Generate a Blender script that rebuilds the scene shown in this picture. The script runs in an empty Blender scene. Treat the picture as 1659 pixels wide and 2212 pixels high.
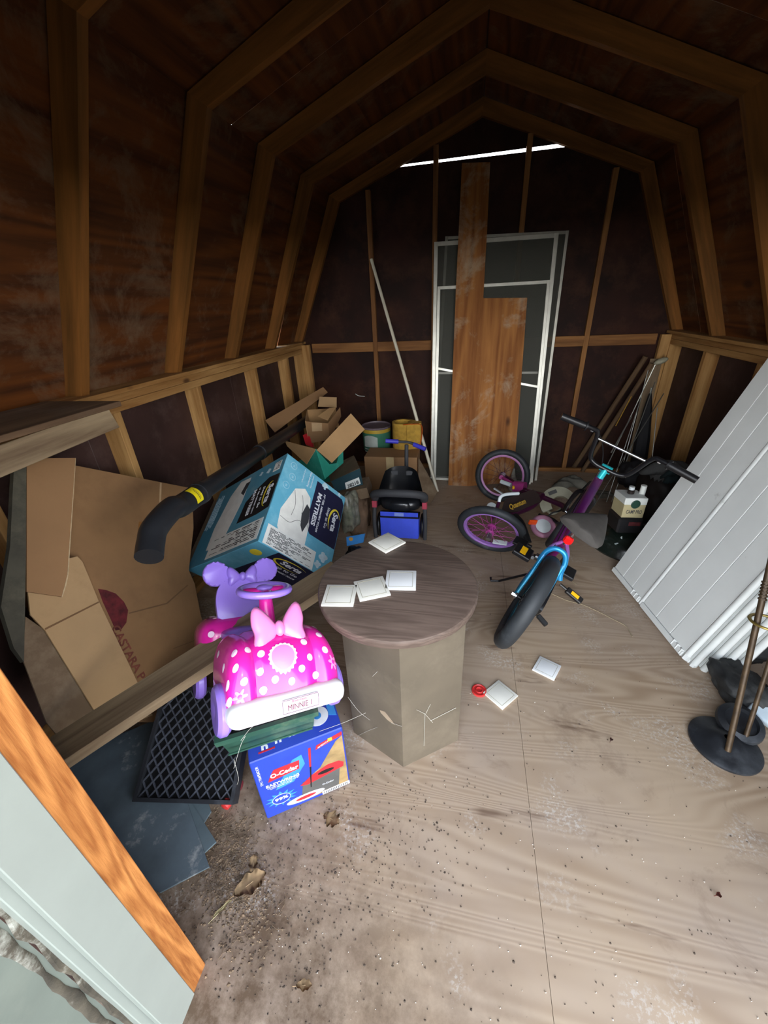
import bpy, bmesh, math, random
import numpy as np
from mathutils import Vector, Matrix
random.seed(7)
S = bpy.context.scene
C = S.collection
PI = math.pi
# ------------------------------------------------------------------ camera
PITCH, YAW, ROLL, FPX = 0.48113, 0.21488, -0.048947, 861.95
CAM = Vector((-0.0103, 0.0, 1.50898))
FWD = Vector((-math.sin(YAW)*math.cos(PITCH), math.cos(YAW)*math.cos(PITCH), -math.sin(PITCH)))
RT0 = Vector((math.cos(YAW), math.sin(YAW), 0)); UP0 = RT0.cross(FWD)
RT = RT0*math.cos(ROLL)+UP0*math.sin(ROLL); UP = -RT0*math.sin(ROLL)+UP0*math.cos(ROLL)
cd = bpy.data.cameras.new('camera'); cam = bpy.data.objects.new('camera', cd); C.objects.link(cam)
cd.sensor_fit = 'VERTICAL'; cd.sensor_height = 36; cd.lens = 36*FPX/2212; cd.clip_start = 0.02
cam.matrix_world = Matrix(((RT.x, UP.x, -FWD.x, CAM.x), (RT.y, UP.y, -FWD.y, CAM.y), (RT.z, UP.z, -FWD.z, CAM.z), (0, 0, 0, 1)))
S.camera = cam
# ------------------------------------------------------------------ world, lights, exposure
w = bpy.data.worlds.new('sky'); S.world = w; w.use_nodes = True
nt = w.node_tree; nt.nodes.clear()
o_ = nt.nodes.new('ShaderNodeOutputWorld'); b_ = nt.nodes.new('ShaderNodeBackground'); nt.links.new(b_.outputs[0], o_.inputs[0])
tc = nt.nodes.new('ShaderNodeTexCoord'); sp = nt.nodes.new('ShaderNodeSeparateXYZ'); nt.links.new(tc.outputs['Generated'], sp.inputs[0])
rp = nt.nodes.new('ShaderNodeValToRGB'); nt.links.new(sp.outputs['Z'], rp.inputs[0]); nt.links.new(rp.outputs[0], b_.inputs[0])
rp.color_ramp.elements[0].position = 0.0; rp.color_ramp.elements[0].color = (1.0, 0.985, 0.96, 1)
rp.color_ramp.elements[1].position = 1.0; rp.color_ramp.elements[1].color = (0.08, 0.10, 0.14, 1)
e_ = rp.color_ramp.elements.new(0.30); e_.color = (0.42, 0.46, 0.52, 1)
b_.inputs[1].default_value = 10.5
def area(name, loc, target, sx, sy, power, color):
    l = bpy.data.lights.new(name, 'AREA'); l.shape = 'RECTANGLE'; l.size = sx; l.size_y = sy; l.energy = power; l.color = color
    o = bpy.data.objects.new(name, l); C.objects.link(o); o.location = loc
    o.rotation_euler = (Vector(target)-Vector(loc)).to_track_quat('-Z', 'Y').to_euler(); return o
pl = area('doorway_daylight_portal', (0.35, -0.30, 1.1), (0.35, 2, 1.1), 3.4, 3.6, 1, (1, 1, 1)); pl.data.cycles.is_portal = True
area('phone_flash', (-0.02, -0.02, 1.56), (-0.25, 1.7, 0.35), 0.02, 0.02, 1.6, (1.0, 0.88, 0.72))
vs = S.view_settings; vs.view_transform = 'Standard'; vs.look = 'None'; vs.gamma = 1; vs.use_curve_mapping = False; vs.exposure = 0.62
# ------------------------------------------------------------------ helpers
def at(x, y, ax=2, v=0.0):
    """world point where the photograph's pixel meets an axis plane (or (point, normal) plane)"""
    d = FWD*FPX+RT*(x-829.5)-UP*(y-1106)
    if isinstance(ax, tuple):
        p, n = Vector(ax[0]), Vector(ax[1]); return CAM+d*((p-CAM).dot(n)/d.dot(n))
    return CAM+d*((v-CAM[ax])/d[ax])
def F(o, x, y=None, z=None):
    """frame matrix: origin, x axis, (approximate) y or z axis"""
    x = Vector(x).normalized()
    if z is not None:
        z = Vector(z); z = (z-x*z.dot(x)).normalized(); y = z.cross(x)
    else:
        y = Vector(y); y = (y-x*y.dot(x)).normalized(); z = x.cross(y)
    o = Vector(o)
    return Matrix(((x.x, y.x, z.x, o.x), (x.y, y.y, z.y, o.y), (x.z, y.z, z.z, o.z), (0, 0, 0, 1)))
def T(x=0, y=0, z=0, rz=0, rx=0, ry=0): return Matrix.Translation((x, y, z)) @ Matrix.Rotation(rz, 4, 'Z') @ Matrix.Rotation(ry, 4, 'Y') @ Matrix.Rotation(rx, 4, 'X')
def tag(o, label=None, cat=None, group=None, kind=None):
    if label: o['label'] = label
    if cat: o['category'] = cat
    if group: o['group'] = group
    if kind: o['kind'] = kind
    return o
def thing(name, label, cat, M=Matrix(), group=None):
    o = bpy.data.objects.new(name, None); o.empty_display_size = 0.05; C.objects.link(o); o.matrix_world = M
    return tag(o, label, cat, group)
def wm(p): # world matrix without depsgraph
    m = p.matrix_basis.copy(); q = p.parent
    while q: m = q.matrix_basis @ m; q = q.parent
    return m
def obj(name, bm, m, parent=None, M=None, smooth=False, world=False, label=None):
    """M: local frame of the object; world=True: the mesh is in world coordinates (under the parent's frame inverse)"""
    if isinstance(bm, bpy.types.Mesh): me = bm
    else:
        bmesh.ops.recalc_face_normals(bm, faces=bm.faces) if not getattr(bm, 'keep', False) else None
        me = bpy.data.meshes.new(name); bm.to_mesh(me); bm.free()
        if smooth:
            for p in me.polygons: p.use_smooth = True
            if smooth != 'all':
                try: me.set_sharp_from_angle(angle=math.radians(38))
                except Exception: pass
        me.materials.append(m)
    o = bpy.data.objects.new(name, me); C.objects.link(o)
    M = M or Matrix()
    if parent:
        o.parent = parent
        o.matrix_basis = wm(parent).inverted() @ M if world else M
    else: o.matrix_basis = M
    if label: o['label'] = label
    return o
def B(): return bmesh.new()
def box(bm, x0, x1, y0, y1, z0, z1, M=None, bev=0, seg=2):
    vs_ = [bm.verts.new((x, y, z)) for x in (x0, x1) for y in (y0, y1) for z in (z0, z1)]
    f = [(0, 1, 3, 2), (4, 6, 7, 5), (0, 4, 5, 1), (2, 3, 7, 6), (0, 2, 6, 4), (1, 5, 7, 3)]
    fs = [bm.faces.new([vs_[i] for i in q]) for q in f]
    if bev:
        es = list({e for q in fs for e in q.edges})
        r = bmesh.ops.bevel(bm, geom=es, offset=bev, segments=seg, profile=0.5, affect='EDGES', clamp_overlap=True)
        vs_ = list({v for q in r['faces'] for v in q.verts} | {v for v in vs_ if v.is_valid})
    if M:
        for v in vs_: v.co = M @ v.co
    return bm
def ring(bm, c, u, v, r, n): return [bm.verts.new(c+u*(r*math.cos(2*PI*i/n))+v*(r*math.sin(2*PI*i/n))) for i in range(n)]
def bridge(bm, a, b):
    n = len(a)
    for i in range(n): bm.faces.new((a[i], a[(i+1) % n], b[(i+1) % n], b[i]))
def perp(d):
    a = Vector((0, 0, 1)) if abs(d.z) < 0.9 else Vector((1, 0, 0))
    u = d.cross(a).normalized(); return u, d.cross(u).normalized()
def cyl(bm, p0, p1, r0, r1=None, n=12, cap=True):
    p0, p1 = Vector(p0), Vector(p1); r1 = r0 if r1 is None else r1
    u, v = perp((p1-p0).normalized()); a = ring(bm, p0, u, v, r0, n); b = ring(bm, p1, u, v, r1, n); bridge(bm, a, b)
    if cap: bm.faces.new(a[::-1]); bm.faces.new(b)
    return bm
def smoothpath(pts, k=6):
    P = [Vector(p) for p in pts]; P = [P[0]*2-P[1]]+P+[P[-1]*2-P[-2]]; out = []
    for i in range(1, len(P)-2):
        for j in range(k):
            t = j/k; a, b, c, d = P[i-1:i+3]
            out.append(0.5*((2*b)+(c-a)*t+(2*a-5*b+4*c-d)*t*t+(3*b-a-3*c+d)*t**3))
    return out+[P[-2]]
def tube(bm, pts, r, n=8, closed=False, flat=1.0):
    P = [Vector(p) for p in pts]; m = len(P); R_ = r if isinstance(r, (list, tuple)) else [r]*m
    u = None; rs = []
    for i in range(m):
        a = P[(i-1) % m] if (closed or i) else P[0]; b = P[(i+1) % m] if (closed or i < m-1) else P[-1]
        d = (b-a).normalized()
        if u is None: u, v = perp(d)
        else:
            u = (u-d*u.dot(d)).normalized(); v = d.cross(u)
        rs.append([bm.verts.new(P[i]+u*(R_[i]*math.cos(2*PI*k/n))+v*(R_[i]*flat*math.sin(2*PI*k/n))) for k in range(n)])
    for i in range(m-1): bridge(bm, rs[i], rs[i+1])
    if closed: bridge(bm, rs[-1], rs[0])
    else: bm.faces.new(rs[0][::-1]); bm.faces.new(rs[-1])
    return bm
def lathe(bm, prof, n=32, M=None, caps=True):
    rs = []
    for r, z in prof:
        rs.append([bm.verts.new((r*math.cos(2*PI*i/n), r*math.sin(2*PI*i/n), z)) for i in range(n)])
    for a, b in zip(rs, rs[1:]): bridge(bm, a, b)
    if caps: bm.faces.new(rs[0][::-1]); bm.faces.new(rs[-1])
    if M:
        for q in rs:
            for v in q: v.co = M @ v.co
    return bm
def prism(bm, poly, z0, z1, M=None, bev=0):
    a = [bm.verts.new((x, y, z0)) for x, y in poly]; b = [bm.verts.new((x, y, z1)) for x, y in poly]
    bridge(bm, a, b); f0 = bm.faces.new(a[::-1]); f1 = bm.faces.new(b)
    if bev:
        r = bmesh.ops.bevel(bm, geom=list(set(f0.edges) | set(f1.edges)), offset=bev, segments=3, profile=0.5, affect='EDGES', clamp_overlap=True)
    if M:
        for v in bm.verts: v.co = M @ v.co
    return bm
def ell(bm, c, rx, ry, rz, M=None, nu=20, nv=12, e=1.0):
    """superellipsoid"""
    def sp_(a, q): return math.copysign(abs(a)**q, a)
    rows = []
    for j in range(1, nv):
        t = -PI/2+PI*j/nv
        rows.append([bm.verts.new(Vector(c)+Vector((rx*sp_(math.cos(t), e)*sp_(math.cos(2*PI*i/nu), e), ry*sp_(math.cos(t), e)*sp_(math.sin(2*PI*i/nu), e), rz*sp_(math.sin(t), e)))) for i in range(nu)])
    for a, b in zip(rows, rows[1:]): bridge(bm, a, b)
    s = bm.verts.new(Vector(c)-Vector((0, 0, rz))); n = bm.verts.new(Vector(c)+Vector((0, 0, rz)))
    for i in range(nu):
        bm.faces.new((s, rows[0][(i+1) % nu], rows[0][i])); bm.faces.new((n, rows[-1][i], rows[-1][(i+1) % nu]))
    if M:
        for v in [s, n]+[v for r in rows for v in r]: v.co = M @ v.co
    return bm
def disc(n, r, cx=0, cy=0, ry=None): return [(cx+r*math.cos(2*PI*i/n), cy+(ry or r)*math.sin(2*PI*i/n)) for i in range(n)]
def rrect(x0, y0, x1, y1, r, n=4):
    o = []
    for cx, cy, a in ((x1-r, y1-r, 0), (x0+r, y1-r, PI/2), (x0+r, y0+r, PI), (x1-r, y0+r, 1.5*PI)):
        o += [(cx+r*math.cos(a+PI/2*i/n), cy+r*math.sin(a+PI/2*i/n)) for i in range(n+1)]
    return o
def text(s, parent, M, size, m, name='lettering', width=None, bold=0.0, align='CENTER', shear=0, ext=0.0003):
    """flat lettering as a thin mesh: M is the local frame (x reading direction, y up, z out)"""
    cu = bpy.data.curves.new('t', 'FONT'); cu.body = s; cu.size = size; cu.offset = bold; cu.shear = shear; cu.extrude = ext; cu.align_x = align; cu.align_y = 'CENTER'; cu.resolution_u = 3
    o = bpy.data.objects.new('t', cu); me = bpy.data.meshes.new_from_object(o); bpy.data.objects.remove(o)
    xs = [v.co.x for v in me.vertices]
    if width and xs:
        k = width/(max(xs)-min(xs))
        for v in me.vertices: v.co.x *= k
    me.materials.clear(); me.materials.append(m)
    return obj(name, me, m, parent, M)
# ------------------------------------------------------------------ materials
MATS = {}
def _bs(name):
    m = bpy.data.materials.new(name); m.use_nodes = True; n = m.node_tree; b = n.nodes['Principled BSDF']; return m, n, b
def rgb(c):
    """'#rrggbb' (as seen) -> linear"""
    c = c.lstrip('#'); v = [int(c[i:i+2], 16)/255 for i in (0, 2, 4)]
    return tuple((x/12.92 if x <= 0.04045 else ((x+0.055)/1.055)**2.4) for x in v)+(1,)
def mixc(n, fac, a, b, mode='MIX'):
    x = n.nodes.new('ShaderNodeMix'); x.data_type = 'RGBA'; x.blend_type = mode
    for s, v in ((0, fac), (6, a), (7, b)):
        if hasattr(v, 'type') and hasattr(v, 'is_linked'): n.links.new(v, x.inputs[s])
        else: x.inputs[s].default_value = v
    return x.outputs[2]
def coords(n, scale=(1, 1, 1), space='Object', rnd=False):
    t = n.nodes.new('ShaderNodeTexCoord'); mp = n.nodes.new('ShaderNodeMapping'); n.links.new(t.outputs[space], mp.inputs[0]); mp.inputs[3].default_value = scale
    if rnd:
        oi = n.nodes.new('ShaderNodeObjectInfo'); mu = n.nodes.new('ShaderNodeVectorMath'); mu.operation = 'SCALE'; mu.inputs[0].default_value = (7.3, 5.1, 9.7)
        n.links.new(oi.outputs['Random'], mu.inputs[3]); n.links.new(mu.outputs[0], mp.inputs[1])
    return mp.outputs[0]
def noise(n, vec, scale, detail=4, rough=0.55, dist=0.0, lo=0.35, hi=0.65):
    t = n.nodes.new('ShaderNodeTexNoise'); t.inputs['Scale'].default_value = scale; t.inputs['Detail'].default_value = detail; t.inputs['Roughness'].default_value = rough; t.inputs['Distortion'].default_value = dist
    if vec is not None: n.links.new(vec, t.inputs['Vector'])
    r = n.nodes.new('ShaderNodeMapRange'); n.links.new(t.outputs[0], r.inputs[0]); r.inputs[1].default_value = lo; r.inputs[2].default_value = hi
    return r.outputs[0]
def mul(n, a, b, op='MULTIPLY'):
    x = n.nodes.new('ShaderNodeMath'); x.operation = op
    for i, v in enumerate((a, b)):
        if hasattr(v, 'is_linked'): n.links.new(v, x.inputs[i])
        else: x.inputs[i].default_value = v
    return x.outputs[0]
def bump(n, b, h, s=0.3, d=0.003):
    x = n.nodes.new('ShaderNodeBump'); x.inputs['Strength'].default_value = s; x.inputs['Distance'].default_value = d; n.links.new(h, x.inputs['Height']); n.links.new(x.outputs[0], b.inputs['Normal'])
def plain(name, col, rough=0.5, metal=0.0, var=0.12, vs_=8, dirt=None, bmp=0.0, coat=0.0, spec=None, dlo=0.5, dhi=0.75, bs=60):
    if name in MATS: return MATS[name]
    m, n, b = _bs(name); c = rgb(col); v = coords(n)
    f = noise(n, v, vs_); dk = tuple(x*(1-var*2) for x in c[:3])+(1,)
    out = mixc(n, f, dk, c)
    if dirt: out = mixc(n, mul(n, noise(n, v, 5, 8, 0.7, 0, dlo, dhi), 0.85), out, rgb(dirt))
    n.links.new(out, b.inputs['Base Color']); b.inputs['Roughness'].default_value = rough; b.inputs['Metallic'].default_value = metal
    if coat: b.inputs['Coat Weight'].default_value = coat
    if spec is not None: b.inputs['Specular IOR Level'].default_value = spec
    if bmp: bump(n, b, noise(n, v, bs, 6, 0.7, 0, 0.2, 0.8), bmp)
    MATS[name] = m; return m
def wood(name, col, dark, scale=1.0, rough=0.75, knots=True, stain=None, axis=0, ring_=9.0, bmp=0.25, slo=0.52):
    """grain runs along the object's local x (axis=0), y (1) or z (2)"""
    if name in MATS: return MATS[name]
    m, n, b = _bs(name)
    st = [9.0*scale]*3; st[axis] = 0.7*scale
    v = coords(n, tuple(st), rnd=True)
    w1 = n.nodes.new('ShaderNodeTexNoise'); w1.inputs['Scale'].default_value = 0.55; w1.inputs['Detail'].default_value = 2; w1.inputs['Distortion'].default_value = 0.3; n.links.new(v, w1.inputs['Vector'])
    s = mul(n, w1.outputs[0], ring_*6.28); s = mul(n, s, 0.0, 'SINE'); s = mul(n, mul(n, s, 0.5), 0.5, 'ADD')
    fine = noise(n, v, 7.0, 5, 0.6)
    g = mul(n, mul(n, s, 0.6), mul(n, fine, 0.4), 'ADD')
    out = mixc(n, g, rgb(dark), rgb(col))
    big = noise(n, coords(n, (2, 2, 2), rnd=True), 1.0, 3); out = mixc(n, mul(n, big, 0.35), out, rgb(dark))
    if knots:
        k = [7.0*scale]*3; k[axis] = 3.2*scale
        vo = n.nodes.new('ShaderNodeTexVoronoi'); vo.inputs['Scale'].default_value = 1.0; n.links.new(coords(n, tuple(k), rnd=True), vo.inputs['Vector'])
        r = n.nodes.new('ShaderNodeMapRange'); n.links.new(vo.outputs['Distance'], r.inputs[0]); r.inputs[1].default_value = 0.06; r.inputs[2].default_value = 0.13; r.inputs[3].default_value = 0.8; r.inputs[4].default_value = 0.0
        wn = n.nodes.new('ShaderNodeMath'); wn.operation = 'GREATER_THAN'; sep = n.nodes.new('ShaderNodeSeparateColor'); n.links.new(vo.outputs['Color'], sep.inputs[0]); n.links.new(sep.outputs[0], wn.inputs[0]); wn.inputs[1].default_value = 0.62
        out = mixc(n, mul(n, r.outputs[0], wn.outputs[0]), out, rgb('#3a2010'))
    if stain: out = mixc(n, mul(n, noise(n, coords(n, (1.5, 1.5, 1.5), rnd=True), 2.2, 8, 0.7, 0.4, slo, slo+0.16), 0.75), out, rgb(stain))
    n.links.new(out, b.inputs['Base Color']); b.inputs['Roughness'].default_value = rough; b.inputs['Specular IOR Level'].default_value = 0.3
    bump(n, b, g, bmp, 0.0015); MATS[name] = m; return m
def board(name, p0, p1, w_, t_, nrm, m, parent=None, cut0=0, cut1=0):
    """a plank from p0 to p1 (centre line), width w_ along y, thickness t_ along nrm(z)"""
    p0, p1 = Vector(p0), Vector(p1); L = (p1-p0).length
    b = B(); box(b, 0, L, -w_/2, w_/2, -t_/2, t_/2, bev=0.0015, seg=1)
    return obj(name, b, m, parent, F(p0, p1-p0, z=nrm), world=bool(parent))
# ------------------------------------------------------------------ structure
D = 3.871; W = 1.64; WI = 1.551; ZP = 1.226; XK = 1.092; ZK = 2.240; ZR = 2.644; SP = 0.61; YF = 0.20
m_stud = wood('pale_framing_lumber', '#c49a62', '#8d6233', 1.0, ring_=5)
m_rafter = wood('amber_rafter_lumber', '#94602a', '#634018', 1.0, ring_=5)
m_sheath = wood('amber_roof_plywood', '#744014', '#3e1f09', 0.55, ring_=9, stain='#75604a')
m_siding = plain('dark_red_brown_hardboard', '#34180f', 0.7, var=0.3, vs_=3, dirt='#4a2c1c', bmp=0.1, spec=0.25)
m_sidel = plain('purple_brown_hardboard', '#45302c', 0.6, var=0.2, vs_=3, dirt='#574541', bmp=0.1, spec=0.3)
m_weather = wood('weathered_grey_plank', '#a08c6e', '#6a5742', 1.0, ring_=7, knots=True)
def floor_mat():
    m, n, b = _bs('worn_plywood_floor'); v = coords(n, (1, 1, 1))
    vg = coords(n, (0.5, 4.6, 1))
    t = n.nodes.new('ShaderNodeTexNoise'); t.inputs['Scale'].default_value = 1.1; t.inputs['Detail'].default_value = 1.5; t.inputs['Distortion'].default_value = 0.6; n.links.new(vg, t.inputs['Vector'])
    s = mul(n, mul(n, t.outputs[0], 170), 0, 'SINE'); s = mul(n, mul(n, s, 0.5), 0.5, 'ADD')
    area_ = noise(n, v, 1.6, 3, 0.5, 0.2, 0.30, 0.55)
    g = mul(n, s, area_)
    c = mixc(n, mul(n, g, 0.6), rgb('#b59f86'), rgb('#8c7258'))
    c = mixc(n, noise(n, v, 1.3, 5, 0.6, 0.3, 0.4, 0.7), c, rgb('#aa9888'))
    c = mixc(n, mul(n, noise(n, v, 3.0, 8, 0.7, 0.5, 0.56, 0.7), 0.6), c, rgb('#75604f'))
    # dirt heavier towards the door-side left corner (tracked-in litter)
    sp_ = n.nodes.new('ShaderNodeSeparateXYZ'); n.links.new(v, sp_.inputs[0])
    a = n.nodes.new('ShaderNodeMapRange'); n.links.new(mul(n, mul(n, sp_.outputs[0], 0.9), sp_.outputs[1], 'ADD'), a.inputs[0]); a.inputs[1].default_value = 0.62; a.inputs[2].default_value = 0.0; a.inputs[3].default_value = 0; a.inputs[4].default_value = 1
    c = mixc(n, mul(n, a.outputs[0], noise(n, v, 9, 8, 0.75, 0, 0.30, 0.60)), c, rgb('#64513f'))
    # white powder patches and dark drips
    c = mixc(n, mul(n, mul(n, noise(n, v, 4, 3, 0.5, 0, 0.56, 0.66), noise(n, v, 90, 3, 0.7, 0, 0.5, 0.6)), 0.5), c, rgb('#cfcac2'))
    c = mixc(n, mul(n, noise(n, v, 38, 4, 0.6, 0, 0.69, 0.73), 0.8), c, rgb('#3a332e'))
    vd = coords(n, (1.2, 7, 1)); c = mixc(n, mul(n, noise(n, vd, 1.5, 4, 0.6, 0.3, 0.62, 0.7), 0.7), c, rgb('#5a4132'))
    n.links.new(c, b.inputs['Base Color']); b.inputs['Roughness'].default_value = 0.62; b.inputs['Specular IOR Level'].default_value = 0.35
    bump(n, b, s, 0.12, 0.001); return m
m_floor = floor_mat()
# floor: plywood sheets with butt joints, one object each
fl = obj('floor', box(B(), -W, W, 0.12, D+0.02, -0.06, -0.0186), m_stud); fl['kind'] = 'structure'
for x0, x1, y0, y1 in ((-W, 0.2634, 0.12, 1.43), (0.2646, W, 0.12, 2.04), (-W, 0.2634, 1.4312, D), (0.2646, W, 2.0412, D)):
    obj('plywood_panel', box(B(), x0, x1, y0, y1, -0.0185, 0.0), m_floor, fl)
# roof: two slopes each side
ceil = bpy.data.objects.new('ceiling', None); C.objects.link(ceil); ceil['kind'] = 'structure'
T_ = 0.089
KO = Vector((XK+0.085, 0, ZK+0.055)); RO = Vector((0, 0, ZR+0.10)); PO = Vector((W, 0, ZP-0.02))
def slope(sx, a, b, y0, y1, name='sheathing_panel'):
    a = Vector((a.x*sx, 0, a.z)); b = Vector((b.x*sx, 0, b.z)); d = b-a; nn = Vector((-d.z*sx, 0, d.x*sx)); nn = nn if nn.x*sx > 0 else -nn
    if abs(nn.x) < 1e-6: nn = Vector((0, 0, 1))
    M = F(Vector((a.x, y0, a.z)), (0, 1, 0), z=nn); L = d.length; bm = B()
    ly = M.to_3x3().inverted() @ d; s = 1 if ly.y > 0 else -1
    box(bm, 0, y1-y0, min(0, s*L), max(0, s*L), 0, 0.011)
    return obj(name, bm, m_sheath, ceil, M)
for sx in (-1, 1):
    for y0, y1 in ((YF-0.1, 1.116), (1.119, 3.425 if sx < 0 else 3.551), (3.462 if sx < 0 else 3.554, D+0.05)): slope(sx, PO, KO, y0, y1)
    for y0, y1 in ((YF-0.1, 2.36), (2.363, D+0.05)):
        mid = KO.lerp(Vector((RO.x+0.006, 0, RO.z)), 0.42)
        slope(sx, KO, mid+(RO-mid)*0.003, y0, y1); slope(sx, mid+(RO-mid)*0.003, Vector((RO.x+0.004, 0, RO.z)), y0, y1)
ridge = obj('ridge_cap', box(B(), -0.12, 0.12, YF-0.1, D+0.05, ZR+0.10, ZR+0.112), m_siding, ceil)
# gambrel frames
def frame_board(p0, p1, inner, y, name, cutp=None):
    """2x4 on edge: 38 mm along y, 89 mm in plane, inner edge on the line p0-p1"""
    p0, p1 = Vector(p0), Vector(p1); d = (p1-p0).normalized(); n_ = Vector((d.z, 0, -d.x)); n_ = n_ if n_.dot(Vector(inner)-p0) < 0 else -n_
    return d, n_
def frames():
    for k in range(7):
        y = D-0.019-k*SP if k else D-0.02
        for sx in (-1, 1):
            P = Vector((WI*sx, 0, ZP)); K = Vector((XK*sx, 0, ZK)); R_ = Vector((0, 0, ZR))
            Po = Vector(((WI+0.09)*sx, 0, ZP)); Ko = Vector(((XK+0.075)*sx, 0, ZK+0.05)); Ro = Vector((0, 0, ZR+0.098))
            for nm, q in (('rafter_leg', (P, K-Vector((0, 0, 0)), Ko, Po)), ('rafter', (K, R_, Ro, Ko))):
                # local frame along the board so the grain follows it
                d = (q[1]-q[0]).normalized(); M = F((q[0].x, y, q[0].z), d, z=(0, 1, 0)); Mi = M.inverted()
                g = 0.0012 if nm == 'rafter' else 0
                poly = [Mi @ Vector((v.x, y, v.z)) for v in q]; bm = B(); prism(bm, [(v.x, v.y) for v in poly], -0.019, 0.019)
                obj(nm, bm, m_rafter, ceil, M)
frames()
# walls
def wallroot(name): 
    o = bpy.data.objects.new(name, None); C.objects.link(o); o['kind'] = 'structure'; return o
wl, wr, wb, wf = wallroot('wall_left'), wallroot('wall_right'), wallroot('wall_back'), wallroot('wall_front')
for sx, rt in ((-1, wl), (1, wr)):
    for y0, y1 in ((YF-0.03, 1.42), (1.424, 2.64), (2.644, D+0.05)):
        obj('siding_panel', box(B(), min(sx*W, sx*(W+0.012)), max(sx*W, sx*(W+0.012)), y0, y1, -0.06, ZP), m_sidel, rt)
    board('bottom_plate', (sx*(WI+0.045), YF, 0.019), (sx*(WI+0.045), D-0.04, 0.019), 0.089, 0.038, (0, 0, 1), m_stud, rt)
    for zz in (ZP-0.1, ZP-0.0605): board('top_plate', (sx*(WI+0.045), YF, zz+0.019), (sx*(WI+0.045), D-0.04, zz+0.019), 0.089, 0.038, (0, 0, 1), m_stud, rt)
    # shelf-like cap plank on the plate, wider than the wall
    board('cap_plank', (sx*(WI+0.028), YF+0.02, ZP-0.011), (sx*(WI+0.028), D-0.04, ZP-0.011), 0.125, 0.020, (0, 0, 1), m_stud, rt)
    ys = (0.30, 0.92, 1.535, 2.155, 2.86, 3.45, D-0.06) if sx < 0 else (0.30, 0.9, 1.5, 2.05, 2.66, 3.25, D-0.06)
    for y in ys: board('stud', (sx*(WI+0.045), y, 0.038), (sx*(WI+0.045), y, ZP-0.10), 0.038, 0.089, (1, 0, 0), m_stud, rt)
# back wall: lower siding sheets, upper gable sheet, with the open slit between them
def gable(x0, x1, zb, zt, y=D+0.002):
    def top(x):
        x = abs(x)
        if x > KO.x: return ZP+(KO.z-ZP)*(W-x)/(W-KO.x)
        return KO.z+(RO.z-KO.z)*(KO.x-x)/KO.x
    xs = sorted({x0, x1, *[v for v in (-KO.x, 0, KO.x) if x0 < v < x1]})
    def f(fn, x): return fn(x) if callable(fn) else fn
    poly = [(x, f(zb, x)) for x in xs]+[(x, min(f(zt, x), top(x))) for x in reversed(xs)]
    bm = B(); prism(bm, poly, 0, 0.012, M=F((0, y+0.012, 0), (1, 0, 0), z=(0, -1, 0))); return bm
zs = lambda x: 2.428 + 0.006*x
zl = lambda x: 2.447 + 0.014*x if -0.62 < x < 0.7 else 2.429
for x0, x1 in ((-W, -0.61), (-0.61, 0.61), (0.61, W)):
    if x0 < -1 or x1 > 1: obj('siding_panel', gable(x0, x1, -0.06, 9), m_siding, wb)
    else: obj('siding_panel', gable(x0, x1, -0.06, zs), m_siding, wb)
obj('gable_panel', gable(-0.61, 0.61, zl, 9), m_siding, wb)
obj('batten', box(B(), -0.63, -0.59, D+0.014, D+0.03, -0.05, 2.40), m_siding, wb); obj('batten', box(B(), 0.59, 0.63, D+0.014, D+0.03, -0.05, 2.40), m_siding, wb)
m_lite = wood('gable_stud_lumber', '#a47443', '#6d4726', 1.0, ring_=4)
board('bottom_plate', (-WI, D-0.022, 0.019), (WI, D-0.022, 0.019), 0.038, 0.038, (0, 0, 1), m_lite, wb)
for x, zt in ((-0.853, 2.30), (-0.325, 2.52), (0.335, 2.52), (0.935, 2.28)):
    board('stud', (x, D-0.019, 0.038), (x, D-0.019, zt), 0.038, 0.0375, (0, 1, 0), m_lite, wb)
for x0, x1 in ((-WI+0.09, -0.873), (-0.833, -0.345), (-0.305, 0.315), (0.355, 0.915), (0.955, WI-0.09)):
    board('girt', (x0, D-0.021, 1.162), (x1, D-0.021, 1.162), 0.08, 0.037, (0, 1, 0), m_lite, wb)
for sx in (-1, 1): board('corner_post', (sx*(WI-0.03), D-0.045, 0.038), (sx*(WI-0.03), D-0.045, ZP-0.03), 0.08, 0.04, (0, 1, 0), m_stud, wb)
# front wall with the door opening (behind and beside the camera)
for x0, x1, z0, z1 in ((-W, -0.70, -0.06, ZP), (1.15, W, -0.06, ZP), (-1.4, -0.70, ZP, 1.9), (1.15, 1.4, ZP, 1.9)):
    obj('siding_panel', box(B(), x0, x1, YF-0.02, YF-0.008, z0, z1), m_siding, wf)
bm = gable(-1.2, 1.2, 1.9, 9, YF-0.02); obj('gable_panel', bm, m_siding, wf)
board('door_header', (-0.75, YF+0.02, 1.99), (1.2, YF+0.02, 1.99), 0.089, 0.038, (0, 1, 0), m_stud, wf)
# jamb: raw fir stud, white painted stop, and the white door folded back outside
m_fir = wood('raw_fir_stud', '#cf8c4c', '#8a4f20', 3.0, ring_=9, knots=False, bmp=0.5)
m_white = plain('painted_white_trim', '#959b93', 0.45, var=0.03, dirt='#9a9c90', dlo=0.6, dhi=0.8)
m_doorp = plain('painted_door_face', '#727970', 0.55, var=0.06, dirt='#7e8378', dlo=0.5, dhi=0.8, bmp=0.05)
d1 = bpy.data.objects.new('door_1', None); C.objects.link(d1); d1['kind'] = 'structure'
tr = bpy.data.objects.new('trim_1', None); C.objects.link(tr); tr['kind'] = 'structure'
board('jamb_stud', (-0.624, 0.238, 0.0), (-0.624, 0.238, 1.97), 0.062, 0.038, (1, 0, 0), m_fir, tr)
board('jamb_board', (-0.612, 0.182, 0.001), (-0.612, 0.182, 1.97), 0.072, 0.02, (1, 0, 0), m_white, tr)
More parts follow.
